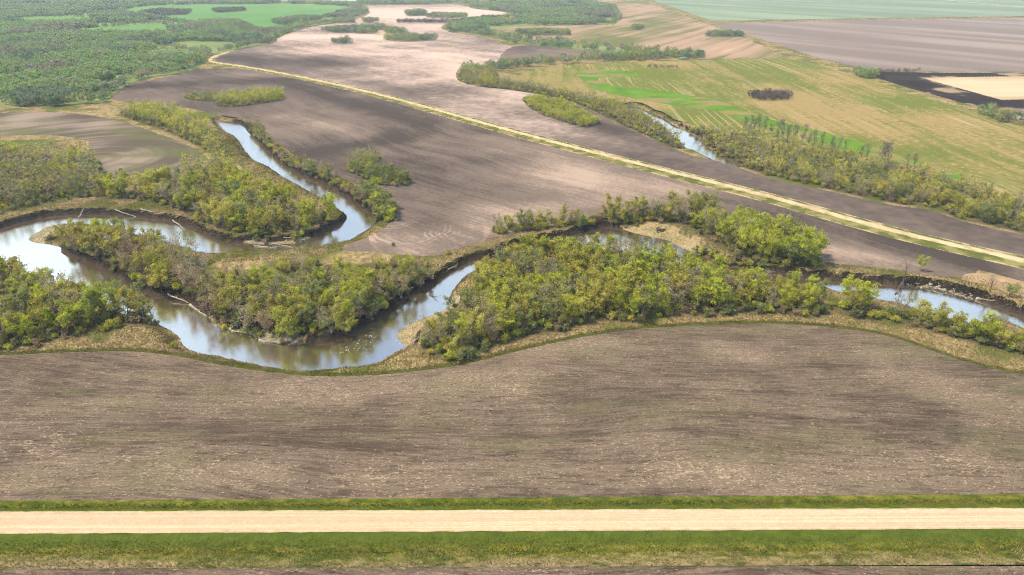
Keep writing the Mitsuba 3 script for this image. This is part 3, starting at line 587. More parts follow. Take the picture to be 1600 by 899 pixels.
leaf('m_leaf_olive', (0.245, 0.223, 0.054), (0.536, 0.491, 0.090), (0.394, 0.431, 0.077))
leaf('m_leaf_green', (0.168, 0.205, 0.077), (0.348, 0.388, 0.122), (0.317, 0.296, 0.107))
leaf('m_leaf_leafy', (0.222, 0.268, 0.036), (0.506, 0.550, 0.069), (0.550, 0.550, 0.069))
leaf('m_leaf_yellow', (0.362, 0.293, 0.060), (0.550, 0.550, 0.118), (0.521, 0.505, 0.098))
leaf('m_leaf_grey', (0.264, 0.230, 0.151), (0.464, 0.406, 0.233), (0.387, 0.346, 0.143))
leaf('m_leaf_brown', (0.248, 0.177, 0.124), (0.464, 0.346, 0.213), (0.341, 0.307, 0.122))
leaf('m_leaf_bright', (0.327, 0.364, 0.043), (0.533, 0.539, 0.081), (0.533, 0.539, 0.120))
leaf('m_leaf_shrub', (0.133, 0.164, 0.070), (0.316, 0.341, 0.112), (0.293, 0.263, 0.141))
leaf('m_leaf_far', (0.137, 0.244, 0.089), (0.310, 0.421, 0.138), (0.310, 0.263, 0.194))
leaf('m_leaf_taupe', (0.168, 0.155, 0.116), (0.322, 0.304, 0.224), (0.259, 0.284, 0.136))
leaf('m_leaf_grove', (0.094, 0.151, 0.082), (0.213, 0.293, 0.143), (0.204, 0.202, 0.173))
leaf('m_leaf_twig', (0.115, 0.097, 0.082), (0.20, 0.172, 0.148), (0.130, 0.100, 0.080))
leaf('m_grass_dry', (0.170, 0.135, 0.063), (0.357, 0.287, 0.149), (0.187, 0.174, 0.063), 0.5)
leaf('m_grass_green', (0.083, 0.086, 0.014), (0.190, 0.161, 0.035), (0.249, 0.163, 0.058), 0.6)

# ------------------------------------------------------------------ the setting
def struct(name, mesh, m, uv=None, smooth=False):
    key = new_key(name)
    scene[key] = mikit.ply(mesh, m, smooth, uv=uv)
    labels[key] = {'kind': 'structure'}
    return key


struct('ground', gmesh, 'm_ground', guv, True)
NO_FIELD = WATER.buffer(3.2)
for name, g, zz, m in [('ploughed_field', F_NEAR, 0.02, 'm_near'), ('ploughed_field', F_SOUTH, 0.02, 'm_near'), ('ploughed_field', F_MID, 0.03, 'm_mid'), ('ploughed_field', F_FAR, 0.05, 'm_far'),
                       ('ploughed_field', F_WEDGE, 0.08, 'm_mid'), ('ploughed_field', F_LEFT, 0.03, 'm_left'), ('pasture', F_PASTURE, 0.06, 'm_pasture'), ('pasture', F_UPPER, 0.20, 'm_upper'),
                       ('field', F_TEAL, 0.36, 'm_teal'), ('ploughed_field', F_EAST, 0.28, 'm_east'), ('stubble_field', F_STUBBLE, 0.30, 'm_stubble'), ('burnt_ground', F_BURNT, 0.18, 'm_burnt'),
                       ('grass_strip', GREEN_STRIP, 0.12, 'm_bright_grass')]:
    struct(name, flat(g.difference(NO_FIELD), zz), m)
for pts in MEADOWS:
    struct('meadow', flat(poly(pts, 25, 6), 0.45), 'm_meadow')
for g_ in ('far_wood', 'top_wood'):
    struct('forest_floor', flat(FAR[g_][0], 0.15 if g_ == 'far_wood' else 0.25), 'm_forest_floor')
struct('river', flat(RIVER.buffer(2.5), -3.0), 'm_water')
struct('creek', flat(RIVER2.buffer(2.0), -3.0), 'm_water')
for nm, pts in [('pond', [(-34.1,724.8),(-29.4,738.2),(-22,738.2),(-19.4,711.9),(-22.6,691.3),(-30.3,695.4)]), ('pond', [(206.8,889.3),(217,899),(221.2,889.3),(214.3,873.5),(207.2,876.6)]), ('pond', [(-110.5,1281.2),(-103,1300.9),(-96,1268.4),(-100.3,1237.5)]),
                ('pond', [(-412.2,593.9),(-409.5,600),(-384.3,582.1),(-380.1,573.5),(-397.1,582.1)]), ('lake', [(-1052.3,2293.6),(-974.8,2398.2),(-850.3,2398.2),(-678.4,2376.6),(-761,2313.8),(-925.2,2273.8)]), ('lake', [(-1470.5,2334.4),(-1449.2,2376.6),(-1407.8,2313.8),(-1421.3,2273.8)]), ('lake', [(-620,2389.5),(-229.8,2415.8),(-227.3,2389.5),(-487.3,2346.9)])]:
    struct(nm, flat(poly(pts, 5), 0.34), 'm_water')
struct('bare_spot', flat(poly([(-232.3,1231.5),(-223.4,1268.4),(-209.9,1208),(-222.8,1190.9)], 5), 0.3), 'm_stubble')
struct('dry_grass', flat(poly([(176.7,234.2),(187.7,227.3),(208.6,209.5),(225.3,192.1),(207.7,173.3),(186.7,195.1),(177,211.5),(171.6,224),(165.6,229.5)], 5, 1).difference(WATER.buffer(5)), 0.04), 'm_dry')

# the dirt road with its verges: a raised crown between shallow ditches
D = DIRT
rows = [np.column_stack([offset_line(D, o), np.full(len(D), h)]) for o, h in ((-2.3, 0.22), (-1.3, 0.33), (0, 0.38), (1.3, 0.33), (2.3, 0.22))]
m_, uv_ = loft(np.array(rows).transpose(1, 0, 2))
struct('dirt_road', m_, 'm_dirt', uv_)
for side in (1, -1):
    prof = [(2.3, 0.21, 0.75), (3.0, 0.05, 0.3), (5.5, -0.02 + 0.1, 0.05), (8.0, 0.09, 0.2), (9.8, 0.07, 0.85)] if side > 0 else [(2.3, 0.21, 0.7), (3.1, 0.1, 0.45), (4.6, 0.08, 0.5), (5.6, 0.06, 0.9)]
    rows = [np.column_stack([offset_line(D, o * side), np.full(len(D), h)]) for o, h, _ in prof]
    m_, uv_ = loft(np.array(rows).transpose(1, 0, 2))
    struct('road_verge', m_, 'm_track_verge', np.column_stack([np.tile([w for *_, w in prof], len(D)), uv_[:, 0]]))

# the gravel road across the front with ditches
def line2(a, b, n=160):
    return np.linspace(a, b, n)


def lofted(specs):
    rows = np.array([np.column_stack([line2(*e, 700), np.full(700, h)]) for e, h, _ in specs]).transpose(1, 0, 2)
    m_, uv_ = loft(rows)
    return m_, uv_, np.tile([w for *_, w in specs], 700)


RN, RS = [(-202.7,110),(205.2,112)], [(-194.6,103.6),(197.9,106.2)]
RM = [tuple(np.mean([RN[i], RS[i]], 0)) for i in (0, 1)]
def rag(m, uv, amp):
    v = np.array(m.vertices)
    for e, sg in ((0, 1), (1, -1)):
        k = np.abs(uv[:, 1] - e) < 1e-6
        v[k, 1] += amp * (meshkit.fbm(np.stack([v[k, 0] * 0.35, v[k, 0] * 0 + e * 9, v[k, 0] * 0], -1), 4) - 0.5)
    return trimesh.Trimesh(v, m.faces, process=False)


m_, uv_, _ = lofted([(RN, 0.30, 0), ([tuple(np.array(RN[i]) * 0.7 + np.array(RS[i]) * 0.3) for i in (0, 1)], 0.40, 0), (RM, 0.44, 0), ([tuple(np.array(RN[i]) * 0.3 + np.array(RS[i]) * 0.7) for i in (0, 1)], 0.40, 0), (RS, 0.30, 0)])
struct('gravel_road', rag(m_, uv_, 0.35), 'm_road', uv_)
FN = [(-206.7,113),(211.7,116.9)]
def lerp(a, b, t):
    return [tuple(np.array(a[i]) * (1 - t) + np.array(b[i]) * t) for i in (0, 1)]
m_, uv_, w_ = lofted([(lerp(RN, FN, -0.25), 0.20, 0.10), (lerp(RN, FN, 0.02), 0.27, 0.10), (lerp(RN, FN, 0.3), -0.1, 0.0), (lerp(RN, FN, 0.6), -0.45, 0.1), (lerp(RN, FN, 0.85), -0.05, 0.2), (FN, 0.04, 0.35)])
struct('road_verge', m_, 'm_verge', np.column_stack([w_, uv_[:, 0]]))
FS = [(-184,95.1),(186.3,97)]
m_, uv_, w_ = lofted([(lerp(RS, FS, -0.12), 0.20, 0.0), (lerp(RS, FS, 0.01), 0.27, 0.0), (lerp(RS, FS, 0.25), -0.4, 0.0), (lerp(RS, FS, 0.5), -0.6, 0.2), (lerp(RS, FS, 0.7), -0.2, 0.45), (lerp(RS, FS, 0.85), 0.05, 0.85), (FS, 0.04, 0.8)])
struct('road_verge', m_, 'm_verge', np.column_stack([w_, uv_[:, 0]]))
# the green edge of the near field
C = spline(CURVE, 3, False)
rows = [np.column_stack([offset_line(C, o), np.full(len(C), h)]) for o, h in ((-0.4, 0.05), (0.2, 0.12), (0.7, 0.11), (1.2, 0.06))]
m_, uv_ = loft(np.array(rows).transpose(1, 0, 2))
struct('grass_edge', m_, 'm_edge_grass', uv_)
# far straight road at the upper right
fr = np.array([(1429.5,2586.5),(1405.5,2254.2),(1386.8,1996.3),(1317.1,1363.6)])
m_, uv_ = loft(np.array([np.column_stack([offset_line(fr, o), np.full(len(fr), 0.6)]) for o in (-5, 5)]).transpose(1, 0, 2))
struct('far_road', m_, 'm_road', uv_)

# ------------------------------------------------------------------ plants: prototypes
def tubes(segs, sides=3):
    """Tapered sticks, one per (p0, p1, r0, r1)."""
    p0 = np.array([s[0] for s in segs], float)
    p1 = np.array([s[1] for s in segs], float)
    r0 = np.array([s[2] for s in segs], float)
    r1 = np.array([s[3] for s in segs], float)
    d = p1 - p0
    d /= np.linalg.norm(d, axis=1, keepdims=True) + 1e-9
    a = np.cross(d, np.where(np.abs(d[:, 2:]) < 0.9, [0, 0, 1.0], [1.0, 0, 0]))
    a /= np.linalg.norm(a, axis=1, keepdims=True) + 1e-9
    b = np.cross(d, a)
    ang = np.arange(sides) * 2 * np.pi / sides
    ring = np.cos(ang)[None, :, None] * a[:, None] + np.sin(ang)[None, :, None] * b[:, None]
    v = np.concatenate([p0[:, None] + ring * r0[:, None, None], p1[:, None] + ring * r1[:, None, None]], 1)
    f = []
    for j in range(sides):
        k = (j + 1) % sides
        f += [[j, k, sides + k], [j, sides + k, sides + j]]
    f = np.array(f)[None] + (np.arange(len(segs)) * 2 * sides)[:, None, None]
    return trimesh.Trimesh(v.reshape(-1, 3), f.reshape(-1, 3), process=False)


def flakes(c, size, r, flatness=0.6):
    """Small leaf-clump triangles centred at c."""
    n = len(c)
    u = r.normal(size=(n, 3))
    u[:, 2] *= flatness
    u /= np.linalg.norm(u, axis=1, keepdims=True)
    w = np.cross(u, r.normal(size=(n, 3)))
    w /= np.linalg.norm(w, axis=1, keepdims=True) + 1e-9
    s = size * r.uniform(0.6, 1.4, (n, 1))
    v = np.stack([c + u * s, c - 0.6 * u * s + 0.8 * w * s, c - 0.6 * u * s - 0.8 * w * s], 1)
    return trimesh.Trimesh(v.reshape(-1, 3), np.arange(3 * n).reshape(-1, 3), process=False)


def grow(seed, H, W, stems, per_twig, size, branches=10, twigs=6, lift=0.35, bare_below=0.28, thick=0.13, sides=4):
    """(wood mesh, leaf mesh) of a many-stemmed spreading tree of height H and crown width W."""
    r = np.random.default_rng(seed)
    segs, tips = [], []
    a0 = r.uniform(0, 6.28)
    for s in range(stems):
        a = a0 + s * 6.283 / stems + r.uniform(-0.5, 0.5)
        out = np.array([math.cos(a), math.sin(a), 0])
        reach = W * (0.27 if stems > 1 else 0.08) * r.uniform(0.6, 1.25)
        top = H * r.uniform(0.78, 0.98)
        n = 6
        t = np.linspace(0, 1, n)[:, None]
        p = out * (0.12 + reach * t**1.3) + np.array([0, 0, 1.0]) * top * t + np.cumsum(r.normal(0, 0.13, (n, 3)) * [1, 1, 0.3], 0) * (t > 0)
        p[0, 2] = -0.4
        rad = thick * r.uniform(0.75, 1.2) * (1 - 0.86 * t[:, 0])
        segs += [(p[i], p[i + 1], rad[i], rad[i + 1]) for i in range(n - 1)]
        tips.append((p[-2], p[-1]))
        for b in range(branches):
            tb = bare_below + (1 - bare_below) * (b + r.uniform(0, 1)) / branches
            k = min(int(tb * (n - 1)), n - 2)
            q0 = p[k] + (p[k + 1] - p[k]) * (tb * (n - 1) - k)
            ba = a + (r.uniform(-1.5, 1.5) if stems > 1 else r.uniform(-3.14, 3.14))
            bo = np.array([math.cos(ba), math.sin(ba), 0])
            L = W * 0.30 * (1.15 - 0.75 * abs(tb - 0.5) * 1.3) * r.uniform(0.7, 1.25)
            q1 = q0 + bo * L * 0.55 + [0, 0, L * (lift + 0.12)] + r.normal(0, 0.15, 3)
            q2 = q1 + bo * L * 0.42 + [0, 0, L * lift * r.uniform(0.2, 1.1)] + r.normal(0, 0.2, 3)
            rb = 0.048 * (1.2 - 0.6 * tb) * thick / 0.13
            segs += [(q0, q1, rb, rb * 0.65), (q1, q2, rb * 0.65, rb * 0.35)]
            for w in range(twigs):
                tw = 0.35 + 0.65 * (w + r.uniform(0, 1)) / twigs
                o = q0 + (q1 - q0) * tw * 2 if tw < 0.5 else q1 + (q2 - q1) * (tw * 2 - 1)
                e = o + r.normal(0, 0.5, 3) * [1, 1, 0.7] + bo * 0.3 + [0, 0, 0.55]
                segs.append((o, e, rb * 0.42, 0.010))
                tips.append((o, e))
    wood = tubes(segs, 3)
    o, e = np.array([x[0] for x in tips]), np.array([x[1] for x in tips])
    k = np.repeat(np.arange(len(o)), per_twig) if per_twig >= 1 else r.choice(len(o), int(len(o) * per_twig))
    t = r.uniform(0.15, 1.15, (len(k), 1))
    c = o[k] + (e[k] - o[k]) * t + r.normal(0, 0.30, (len(k), 3))
    return wood, flakes(c, size, r)


def bush(seed, H, W, stems, n_leaf, size):
    r = np.random.default_rng(seed)
    segs, pts = [], []
    for s in range(stems):
        a, lean = r.uniform(0, 6.28), r.uniform(0.1, 1.0)
        top = np.array([math.cos(a) * W * 0.5 * lean, math.sin(a) * W * 0.5 * lean, H * r.uniform(0.65, 1.0) * (1.12 - 0.45 * lean)])
        base = np.array([math.cos(a) * 0.25, math.sin(a) * 0.25, -0.3])
        mid = base + (top - base) * [0.35, 0.35, 0.55]
        segs += [(base, mid, 0.035, 0.025), (mid, top, 0.025, 0.008)]
        pts += [(mid, top)]
        for _ in range(2):
            t = r.uniform(0.2, 0.8)
            q = mid + (top - mid) * t
            e = q + r.normal(0, 0.35, 3) + [0, 0, 0.4]
            segs.append((q, e, 0.015, 0.006))
            pts.append((q, e))
    o, e = np.array([x[0] for x in pts]), np.array([x[1] for x in pts])
    k = r.integers(0, len(o), n_leaf)
    c = o[k] + (e[k] - o[k]) * r.uniform(0, 1.1, (n_leaf, 1)) + r.normal(0, 0.22 * W / 3, (n_leaf, 3))
    c[:, 2] = np.maximum(c[:, 2], 0.1)
    return tubes(segs, 3), flakes(c, size, r)


def group_of(key, mesh, m):
    scene[key] = {'type': 'shapegroup', 'shape': mikit.ply(mesh, m)}
    return key


PROTO = {}          # kind -> list of (trunk group, crown group, height, width)
KIND = {'olive': ('m_leaf_olive', 10, 0.25), 'green': ('m_leaf_green', 11, 0.25), 'leafy': ('m_leaf_leafy', 13, 0.26), 'yellow': ('m_leaf_yellow', 9, 0.24),
        'grey': ('m_leaf_grey', 4, 0.23), 'brown': ('m_leaf_brown', 5, 0.24), 'bright': ('m_leaf_bright', 18, 0.28), 'dry': ('m_leaf_grey', 2, 0.22)}
for ki, (kind, (m, per, size)) in enumerate(KIND.items()):
    bk = 'm_pale_bark' if kind in ('grey', 'yellow', 'dry') else 'm_bark'
    for lod in ('near', 'mid'):
        PROTO[kind, lod] = []
        for v in range(4 if lod == 'near' else 3):
            Hh, Ww = [(10, 8.2), (10, 7.0), (10, 9.2), (10, 6.0)][v]
            st = [3, 2, 4, 2][v]
            if kind == 'bright':
                Hh, Ww, st = 10, 10.5, 4
            if lod == 'near':
                w_, l_ = grow(100 * ki + v, Hh, Ww, st, per, size)
            else:
                w_, l_ = grow(100 * ki + 50 + v, Hh, Ww, st, max(1, per // 3), size * 1.75, branches=6, twigs=3)
            PROTO[kind, lod].append((group_of(f'{kind}_{lod}_{v}_wood', w_, bk), group_of(f'{kind}_{lod}_{v}_leaf', l_, m)))
BUSH = {}
for bi, (kind, m, H_, W_, n_, b_) in enumerate([('shrub', 'm_leaf_shrub', 2.6, 3.6, 420, 'm_bark'), ('olive_shrub', 'm_leaf_olive', 2.4, 3.2, 320, 'm_bark'), ('grey_shrub', 'm_leaf_brown', 2.2, 3.2, 190, 'm_pale_bark'), ('green_shrub', 'm_leaf_leafy', 2.2, 3.0, 360, 'm_bark')]):
    BUSH[kind] = []
    for v in range(2):
        w_, l_ = bush(900 + 10 * bi + v, H_, W_, 14, n_, 0.22)
        BUSH[kind].append((group_of(f'{kind}_{v}_wood', w_, b_), group_of(f'{kind}_{v}_leaf', l_, m)))


def bare(seed, H, W, stems, lift):
    w_, l_ = grow(seed, H, W, stems, 1, 0.1, branches=11, twigs=6, lift=lift, bare_below=0.22, thick=0.26)
    return w_


BARE = [group_of(f'bare_{v}_wood', bare(700 + v, 10, [7, 5.5, 6.5][v], [1, 2, 1][v], 0.5), 'm_bark') for v in range(3)]
POPLAR = []
for v in range(3):
    w_, l_ = grow(750 + v, 10, 3.6, 1, 3, 0.20, branches=22, twigs=6, lift=1.3, bare_below=0.10, thick=0.16)
    POPLAR.append((group_of(f'poplar_{v}_wood', w_, 'm_pale_bark'), group_of(f'poplar_{v}_twigs', l_, 'm_leaf_twig')))


def put(key, group, x, y, z, rot, sx, sz):
    scene[key] = {'type': 'instance', 'g': {'type': 'ref', 'id': group}, 'to_world': T().translate([float(x), float(y), float(z)]).rotate([0, 0, 1], float(rot)).scale([float(sx), float(sx), float(sz)])}


def pixel(x, y, z=0.0):
    p = np.array([x, y, z]) - CAM
    d = p @ FWD
    return 800 + 1067 * p[0] / d, 449.5 - 1067 * (p @ UPV) / d


def scatter(g, spacing, r, jitter=0.42):
    x0, y0, x1, y1 = g.bounds
    nx, ny = int((x1 - x0) / spacing) + 2, int((y1 - y0) / (spacing * 0.88)) + 2
    i, j = np.meshgrid(np.arange(nx), np.arange(ny), indexing='ij')
    x = x0 + (i + 0.5 * (j % 2)) * spacing + r.uniform(-jitter, jitter, i.shape) * spacing
    y = y0 + j * spacing * 0.88 + r.uniform(-jitter, jitter, i.shape) * spacing
    x, y = x.ravel(), y.ravel()
    ok = shapely.contains_xy(g, x, y)
    return x[ok], y[ok]


# ------------------------------------------------------------------ the woods along the river
LOOK = {'olive': 'olive', 'green': 'dull green', 'leafy': 'fresh green', 'yellow': 'yellowish', 'grey': 'grey sparse', 'brown': 'brownish', 'bright': 'bright yellow', 'dry': 'almost bare'}
r = np.random.default_rng(11)
trees, bushes = [], []
for name, s in STANDS.items():
    shapely.prepare(s['poly'])
    kinds = s['kinds'].split()
    x, y = scatter(s['poly'], s['spacing'] * 1.15, r)
    z, sd, _, _ = land(x, y)
    tone = meshkit.noise(np.stack([x / 28, y / 28, x * 0 + 3], -1))
    for k in range(len(x)):
        if sd[k] < 0.8:
            continue
        kd = kinds[int((tone[k] * 0.9 + r.uniform(0, 0.6)) * len(kinds)) % len(kinds)]
        trees.append([name, x[k], y[k], z[k], kd, r.uniform(*s['h']) * (0.7 if r.uniform() < 0.2 else 1.15 if r.uniform() < 0.12 else 1.0), r.integers(0, 12), r.uniform(0, 360), r.uniform(0.82, 1.25)])
    if s['bush']:
        x, y = scatter(s['poly'].buffer(4.0 if name in ('peninsula', 'southwest', 'northwest_bank') else 1.5), 3.1 / s['bush'], r)
        z, sd, _, _ = land(x, y)
        for k in range(len(x)):
            if sd[k] > 0.6 and r.uniform() < 0.85:
                bk = ['shrub', 'shrub', 'olive_shrub', 'grey_shrub', 'green_shrub'][r.integers(0, 5)]
                bushes.append((name, x[k], y[k], z[k], bk, r.uniform(0.7, 1.35), r.integers(0, 2), r.uniform(0, 360)))
dist = np.array([math.dist((t[1], t[2], t[3]), CAM) for t in trees])
order = np.argsort(dist)
chosen, woodland = [], 0
for k in order:
    t = trees[k]
    px, py = pixel(t[1], t[2], t[3] + t[5] * 0.6)
    if not (-260 < px < 1860):
        continue
    inside = 5 < px < 1595
    if inside and len(chosen) < 296:
        chosen.append((k, px, py))
    else:
        lod = 'near' if dist[k] < 400 else 'mid'
        ps = PROTO[t[4], lod]
        woodland += 1
        wg, lg = ps[t[6] % len(ps)]
        sz = t[5] / 10
        put(f'woodland__{2 * woodland:05d}', wg, t[1], t[2], t[3], t[7], sz * t[8], sz)
        put(f'woodland__{2 * woodland + 1:05d}', lg, t[1], t[2], t[3], t[7], sz * t[8], sz)
labels['woodland'] = {'label': 'remaining olive and grey green riverside trees massed behind the nearer ones', 'category': 'trees', 'kind': 'stuff'}
sector = {}
for k, px, py in chosen:
    t = trees[k]
    g = [c for c in chosen if trees[c[0]][0] == t[0]]
    fx = (px - min(c[1] for c in g)) / (max(c[1] for c in g) - min(c[1] for c in g) + 1e-6)
    yy = sorted(c[2] for c in g)
    fy = sum(q < py for q in yy) / len(yy)
    where = ('left part', 'middle', 'right part')[min(int(fx * 3), 2)] if len(g) > 3 else ''
    deep = ('back row', 'middle row', 'front row')[min(int(fy * 3), 2)] if len(g) > 8 else ''
    size = 'tall ' if t[5] > np.percentile([trees[c[0]][5] for c in g], 75) else ''
    sector.setdefault((t[0], t[4], size, where, deep), []).append((px, k))
NTH = ['first', 'second', 'third', 'fourth', 'fifth', 'sixth', 'seventh', 'eighth', 'ninth', 'tenth', 'eleventh', 'twelfth']
SHORT = {'southwest': 'the lower left bend wood', 'peninsula': 'the tongue wood between bends', 'central': 'the big wood right of centre', 'south_row': 'the right river row',
         'yellow_thicket': 'the thin row above the tongue', 'northwest_bank': 'the left cut bank wood', 'east_cluster': 'the cluster right of the sandbar', 'tall_row': 'the tall row behind the sandbar',
         'cut_bank_row': 'the row on the dark cut bank', 'island': 'the upper loop wood', 'east_bank': 'the far bank strip', 'east_bank_corner': 'the leafy far bank corner', 'field_clump': 'the mid field clump', 'creek_lower': 'the right creek strip', 'south_row': 'the right river row', 'south_grove': 'the right end grove', 'neck_shrubs': 'the low neck scrub'}
for (st, kd, size, where, deep), got in sector.items():
    for i, (px, k) in enumerate(sorted(got)):
        t = trees[k]
        key = new_key('tree')
        wg, lg = PROTO[kd, 'near'][t[6] % len(PROTO[kd, 'near'])]
        sz = t[5] / 10
        put(key + '__trunk', wg, t[1], t[2], t[3], t[7], sz * t[8], sz)
        put(key + '__crown', lg, t[1], t[2], t[3], t[7], sz * t[8], sz)
        place = ' '.join(w for w in (where.replace(' part', ''), deep) if w)
        nth = f'{NTH[i]} ' if len(got) > 1 and i < 12 else ''
        frm = ' from left' if nth else ''
        txt = f'{nth}{size}{LOOK[kd]} tree{frm}, {place + " of " if place else "in "}{SHORT.get(st, STANDS[st]["phrase"])}'
        if len(txt.split()) > 16:
            txt = txt.replace(' from left', '')
        label(key, txt, 'tree', 'trees of ' + SHORT.get(st, STANDS[st]['phrase']))
bd = sorted(range(len(bushes)), key=lambda i: math.dist(bushes[i][1:4], CAM))
for n_, i in enumerate(bd):
    name, x, y, z, bk, sc, v, rot = bushes[i]
    for q in (0, 1):
        put(f'undergrowth__{2 * n_ + q:05d}', BUSH[bk][v][q], x, y, z, rot, sc, sc)
labels['undergrowth'] = {'label': 'low scrub and twiggy bushes filling the woods under the trees', 'category': 'undergrowth', 'kind': 'stuff'}

# ------------------------------------------------------------------ trees that stand out one by one
def lone(kind, px, h, text, group=None, w=1.0, seed=0, z=None):
    x, y = px
    zz = float(land([x], [y])[0][0]) if z is None else z
    key = new_key({'bare': 'bare_tree', 'poplar': 'bare_poplar', 'shrub': 'shrub'}.get(kind, 'lone_tree'))
    rot = (seed * 77) % 360
    if kind == 'bare':
        put(key + '__trunk', BARE[seed % 3], x, y, zz, rot, h / 10 * w, h / 10)
    elif kind == 'poplar':
        put(key + '__trunk', POPLAR[seed % 3][0], x, y, zz, rot, h / 10 * w, h / 10)
        put(key + '__crown', POPLAR[seed % 3][1], x, y, zz, rot, h / 10 * w, h / 10)
    elif kind == 'shrub':
        b = BUSH[['shrub', 'green_shrub', 'olive_shrub'][seed % 3]][seed % 2]
        put(key + '__stems', b[0], x, y, zz, rot, h / 2.5 * w, h / 2.5)
        put(key + '__foliage', b[1], x, y, zz, rot, h / 2.5 * w, h / 2.5)
    else:
        p = PROTO[kind, 'near'][seed % 4]
        put(key + '__trunk', p[0], x, y, zz, rot, h / 10 * w, h / 10)
        put(key + '__crown', p[1], x, y, zz, rot, h / 10 * w, h / 10)
    label(key, text, {'bare': 'bare tree', 'poplar': 'poplar', 'shrub': 'shrub'}.get(kind, 'tree'), group)


ORD = NTH + ['thirteenth', 'fourteenth', 'fifteenth', 'sixteenth', 'seventeenth', 'eighteenth', 'nineteenth', 'twentieth', 'twenty-first', 'twenty-second', 'twenty-third', 'twenty-fourth']
for i, (p, h) in enumerate(zip([(159.9,471.6),(162.2,467.6),(167.6,473.6),(168.5,465.7),(173.3,469.6),(174,460),(173.4,447),(178.9,450.7),(180.1,443.5),(184.9,445.2),(186.8,438.2),(188.9,433),(191,428),(194.8,426.3),(196.1,415),(201.4,418.2),(203,411.9),(207.9,399.8),(211.7,401.3),(214,391.1),(217.6,394),(217.4,388.3),(224.3,380.1),(229,381.4)], [11, 12, 10, 12, 11, 9, 12, 13, 12, 11, 12, 9, 11, 10, 11, 9, 8, 9, 8, 12, 11, 12, 8, 9])):
    lone('poplar', p, h, f'{ORD[i]} leafless grey poplar from the left in the row behind the right creek', 'leafless poplars in a row behind the right creek', 1.0, i)
B = [(144.8,229.5),(154.5,236.5),(171,220.2),(174.1,214.5),(-166.1,418.2),(-117.4,196),(-121.6,198.7),(-3.8,271.4),(-126.3,201),(171.8,227.3)]
lone('bare', B[0], 10.5, 'tall bare tree on the edge of the dark bank by the right river reach', seed=0)
lone('bright', B[1], 5.6, 'small bright green tree beside the bare tree on the right bank', w=0.62, seed=1)
lone('bare', B[2], 5.5, 'small dead tree farther along the right bank near the tan patch', seed=1)
lone('green', B[3], 4.5, 'small bushy green tree at the end of the right bank', seed=2)
lone('bare', B[4], 8.0, 'dark bare tree leaning before the white water of the upper river loop', seed=2)
lone('bare', B[5], 9.5, 'leafless tree at the tip of the lower left wood by the water', seed=0)
lone('bare', B[6], 8.0, 'second leafless tree, just left of the one at the wood tip', seed=1)
lone('bare', B[7], 6.5, 'broken leafless tree at the left end of the dark cut bank row', seed=1)
for i, (p, h, tx) in enumerate(zip([(-14.7,172.5),(-39.8,243.9),(-25.6,253),(-48.8,261.9),(-43.6,293.1),(193,336.5),(104.8,202.8),(-46.5,211.5),(-103.8,181.5)], [3.4, 2.2, 2.2, 1.6, 2.2, 2.5, 2.4, 2.4, 2.4],
                              ['large dark round shrub at the near left corner of the big wood', 'shrub on the neck of land above the tongue wood', 'yellow green shrub at the left end of the dark cut bank', 'low shrub at the lower edge of the middle field', 'shrub', 'shrub', 'shrub', 'shrub', 'dark low shrub on the grassy spit by the lower left river bend'])):
    if tx != 'shrub':
        lone('shrub', p, h, tx, seed=i, w=1.3 if i == 0 else 1.0)

# ------------------------------------------------------------------ far woods and groves
def far_tree(rr, h, w, n, size):
    c = rr.normal(size=(n, 3))
    c /= np.linalg.norm(c, axis=1, keepdims=True)
    c *= rr.uniform(0.55, 1.0, (n, 1)) ** 0.5
    c = c * [w / 2, w / 2, h * 0.42] + [0, 0, h * 0.56]
    c += rr.normal(0, 0.35, c.shape)
    return flakes(c, size, rr, 0.8)


FARM = ['m_leaf_far', 'm_leaf_taupe', 'm_leaf_far', 'm_leaf_grove']
GROVE = ['m_leaf_grove', 'm_leaf_taupe', 'm_leaf_far', 'm_leaf_green']
PATCH, SINGLE = [], []
for v in range(5):
    rr = np.random.default_rng(300 + v)
    parts = []
    for _ in range(46):
        m_ = far_tree(rr, rr.uniform(6.5, 11), rr.uniform(5.5, 8.5), 60, 1.05)
        m_.apply_translation([rr.uniform(-20, 20), rr.uniform(-20, 20), 0])
        parts.append(m_)
    PATCH.append(group_of(f'patch_{v}', trimesh.util.concatenate(parts), FARM[v % 4] if v < 4 else 'm_leaf_far'))
    SINGLE.append(group_of(f'far_tree_{v}', far_tree(rr, 9, 7.5, 80, 0.95), GROVE[v % 4]))
SINGLE.append(group_of('far_tree_grey', far_tree(np.random.default_rng(5), 8, 6.5, 90, 0.7), 'm_leaf_twig'))
clear_ = shapely.union_all([poly(p, 25, 6).buffer(3) for p in MEADOWS] + [F_MID, F_FAR, F_LEFT, F_UPPER.buffer(-5), F_PASTURE])
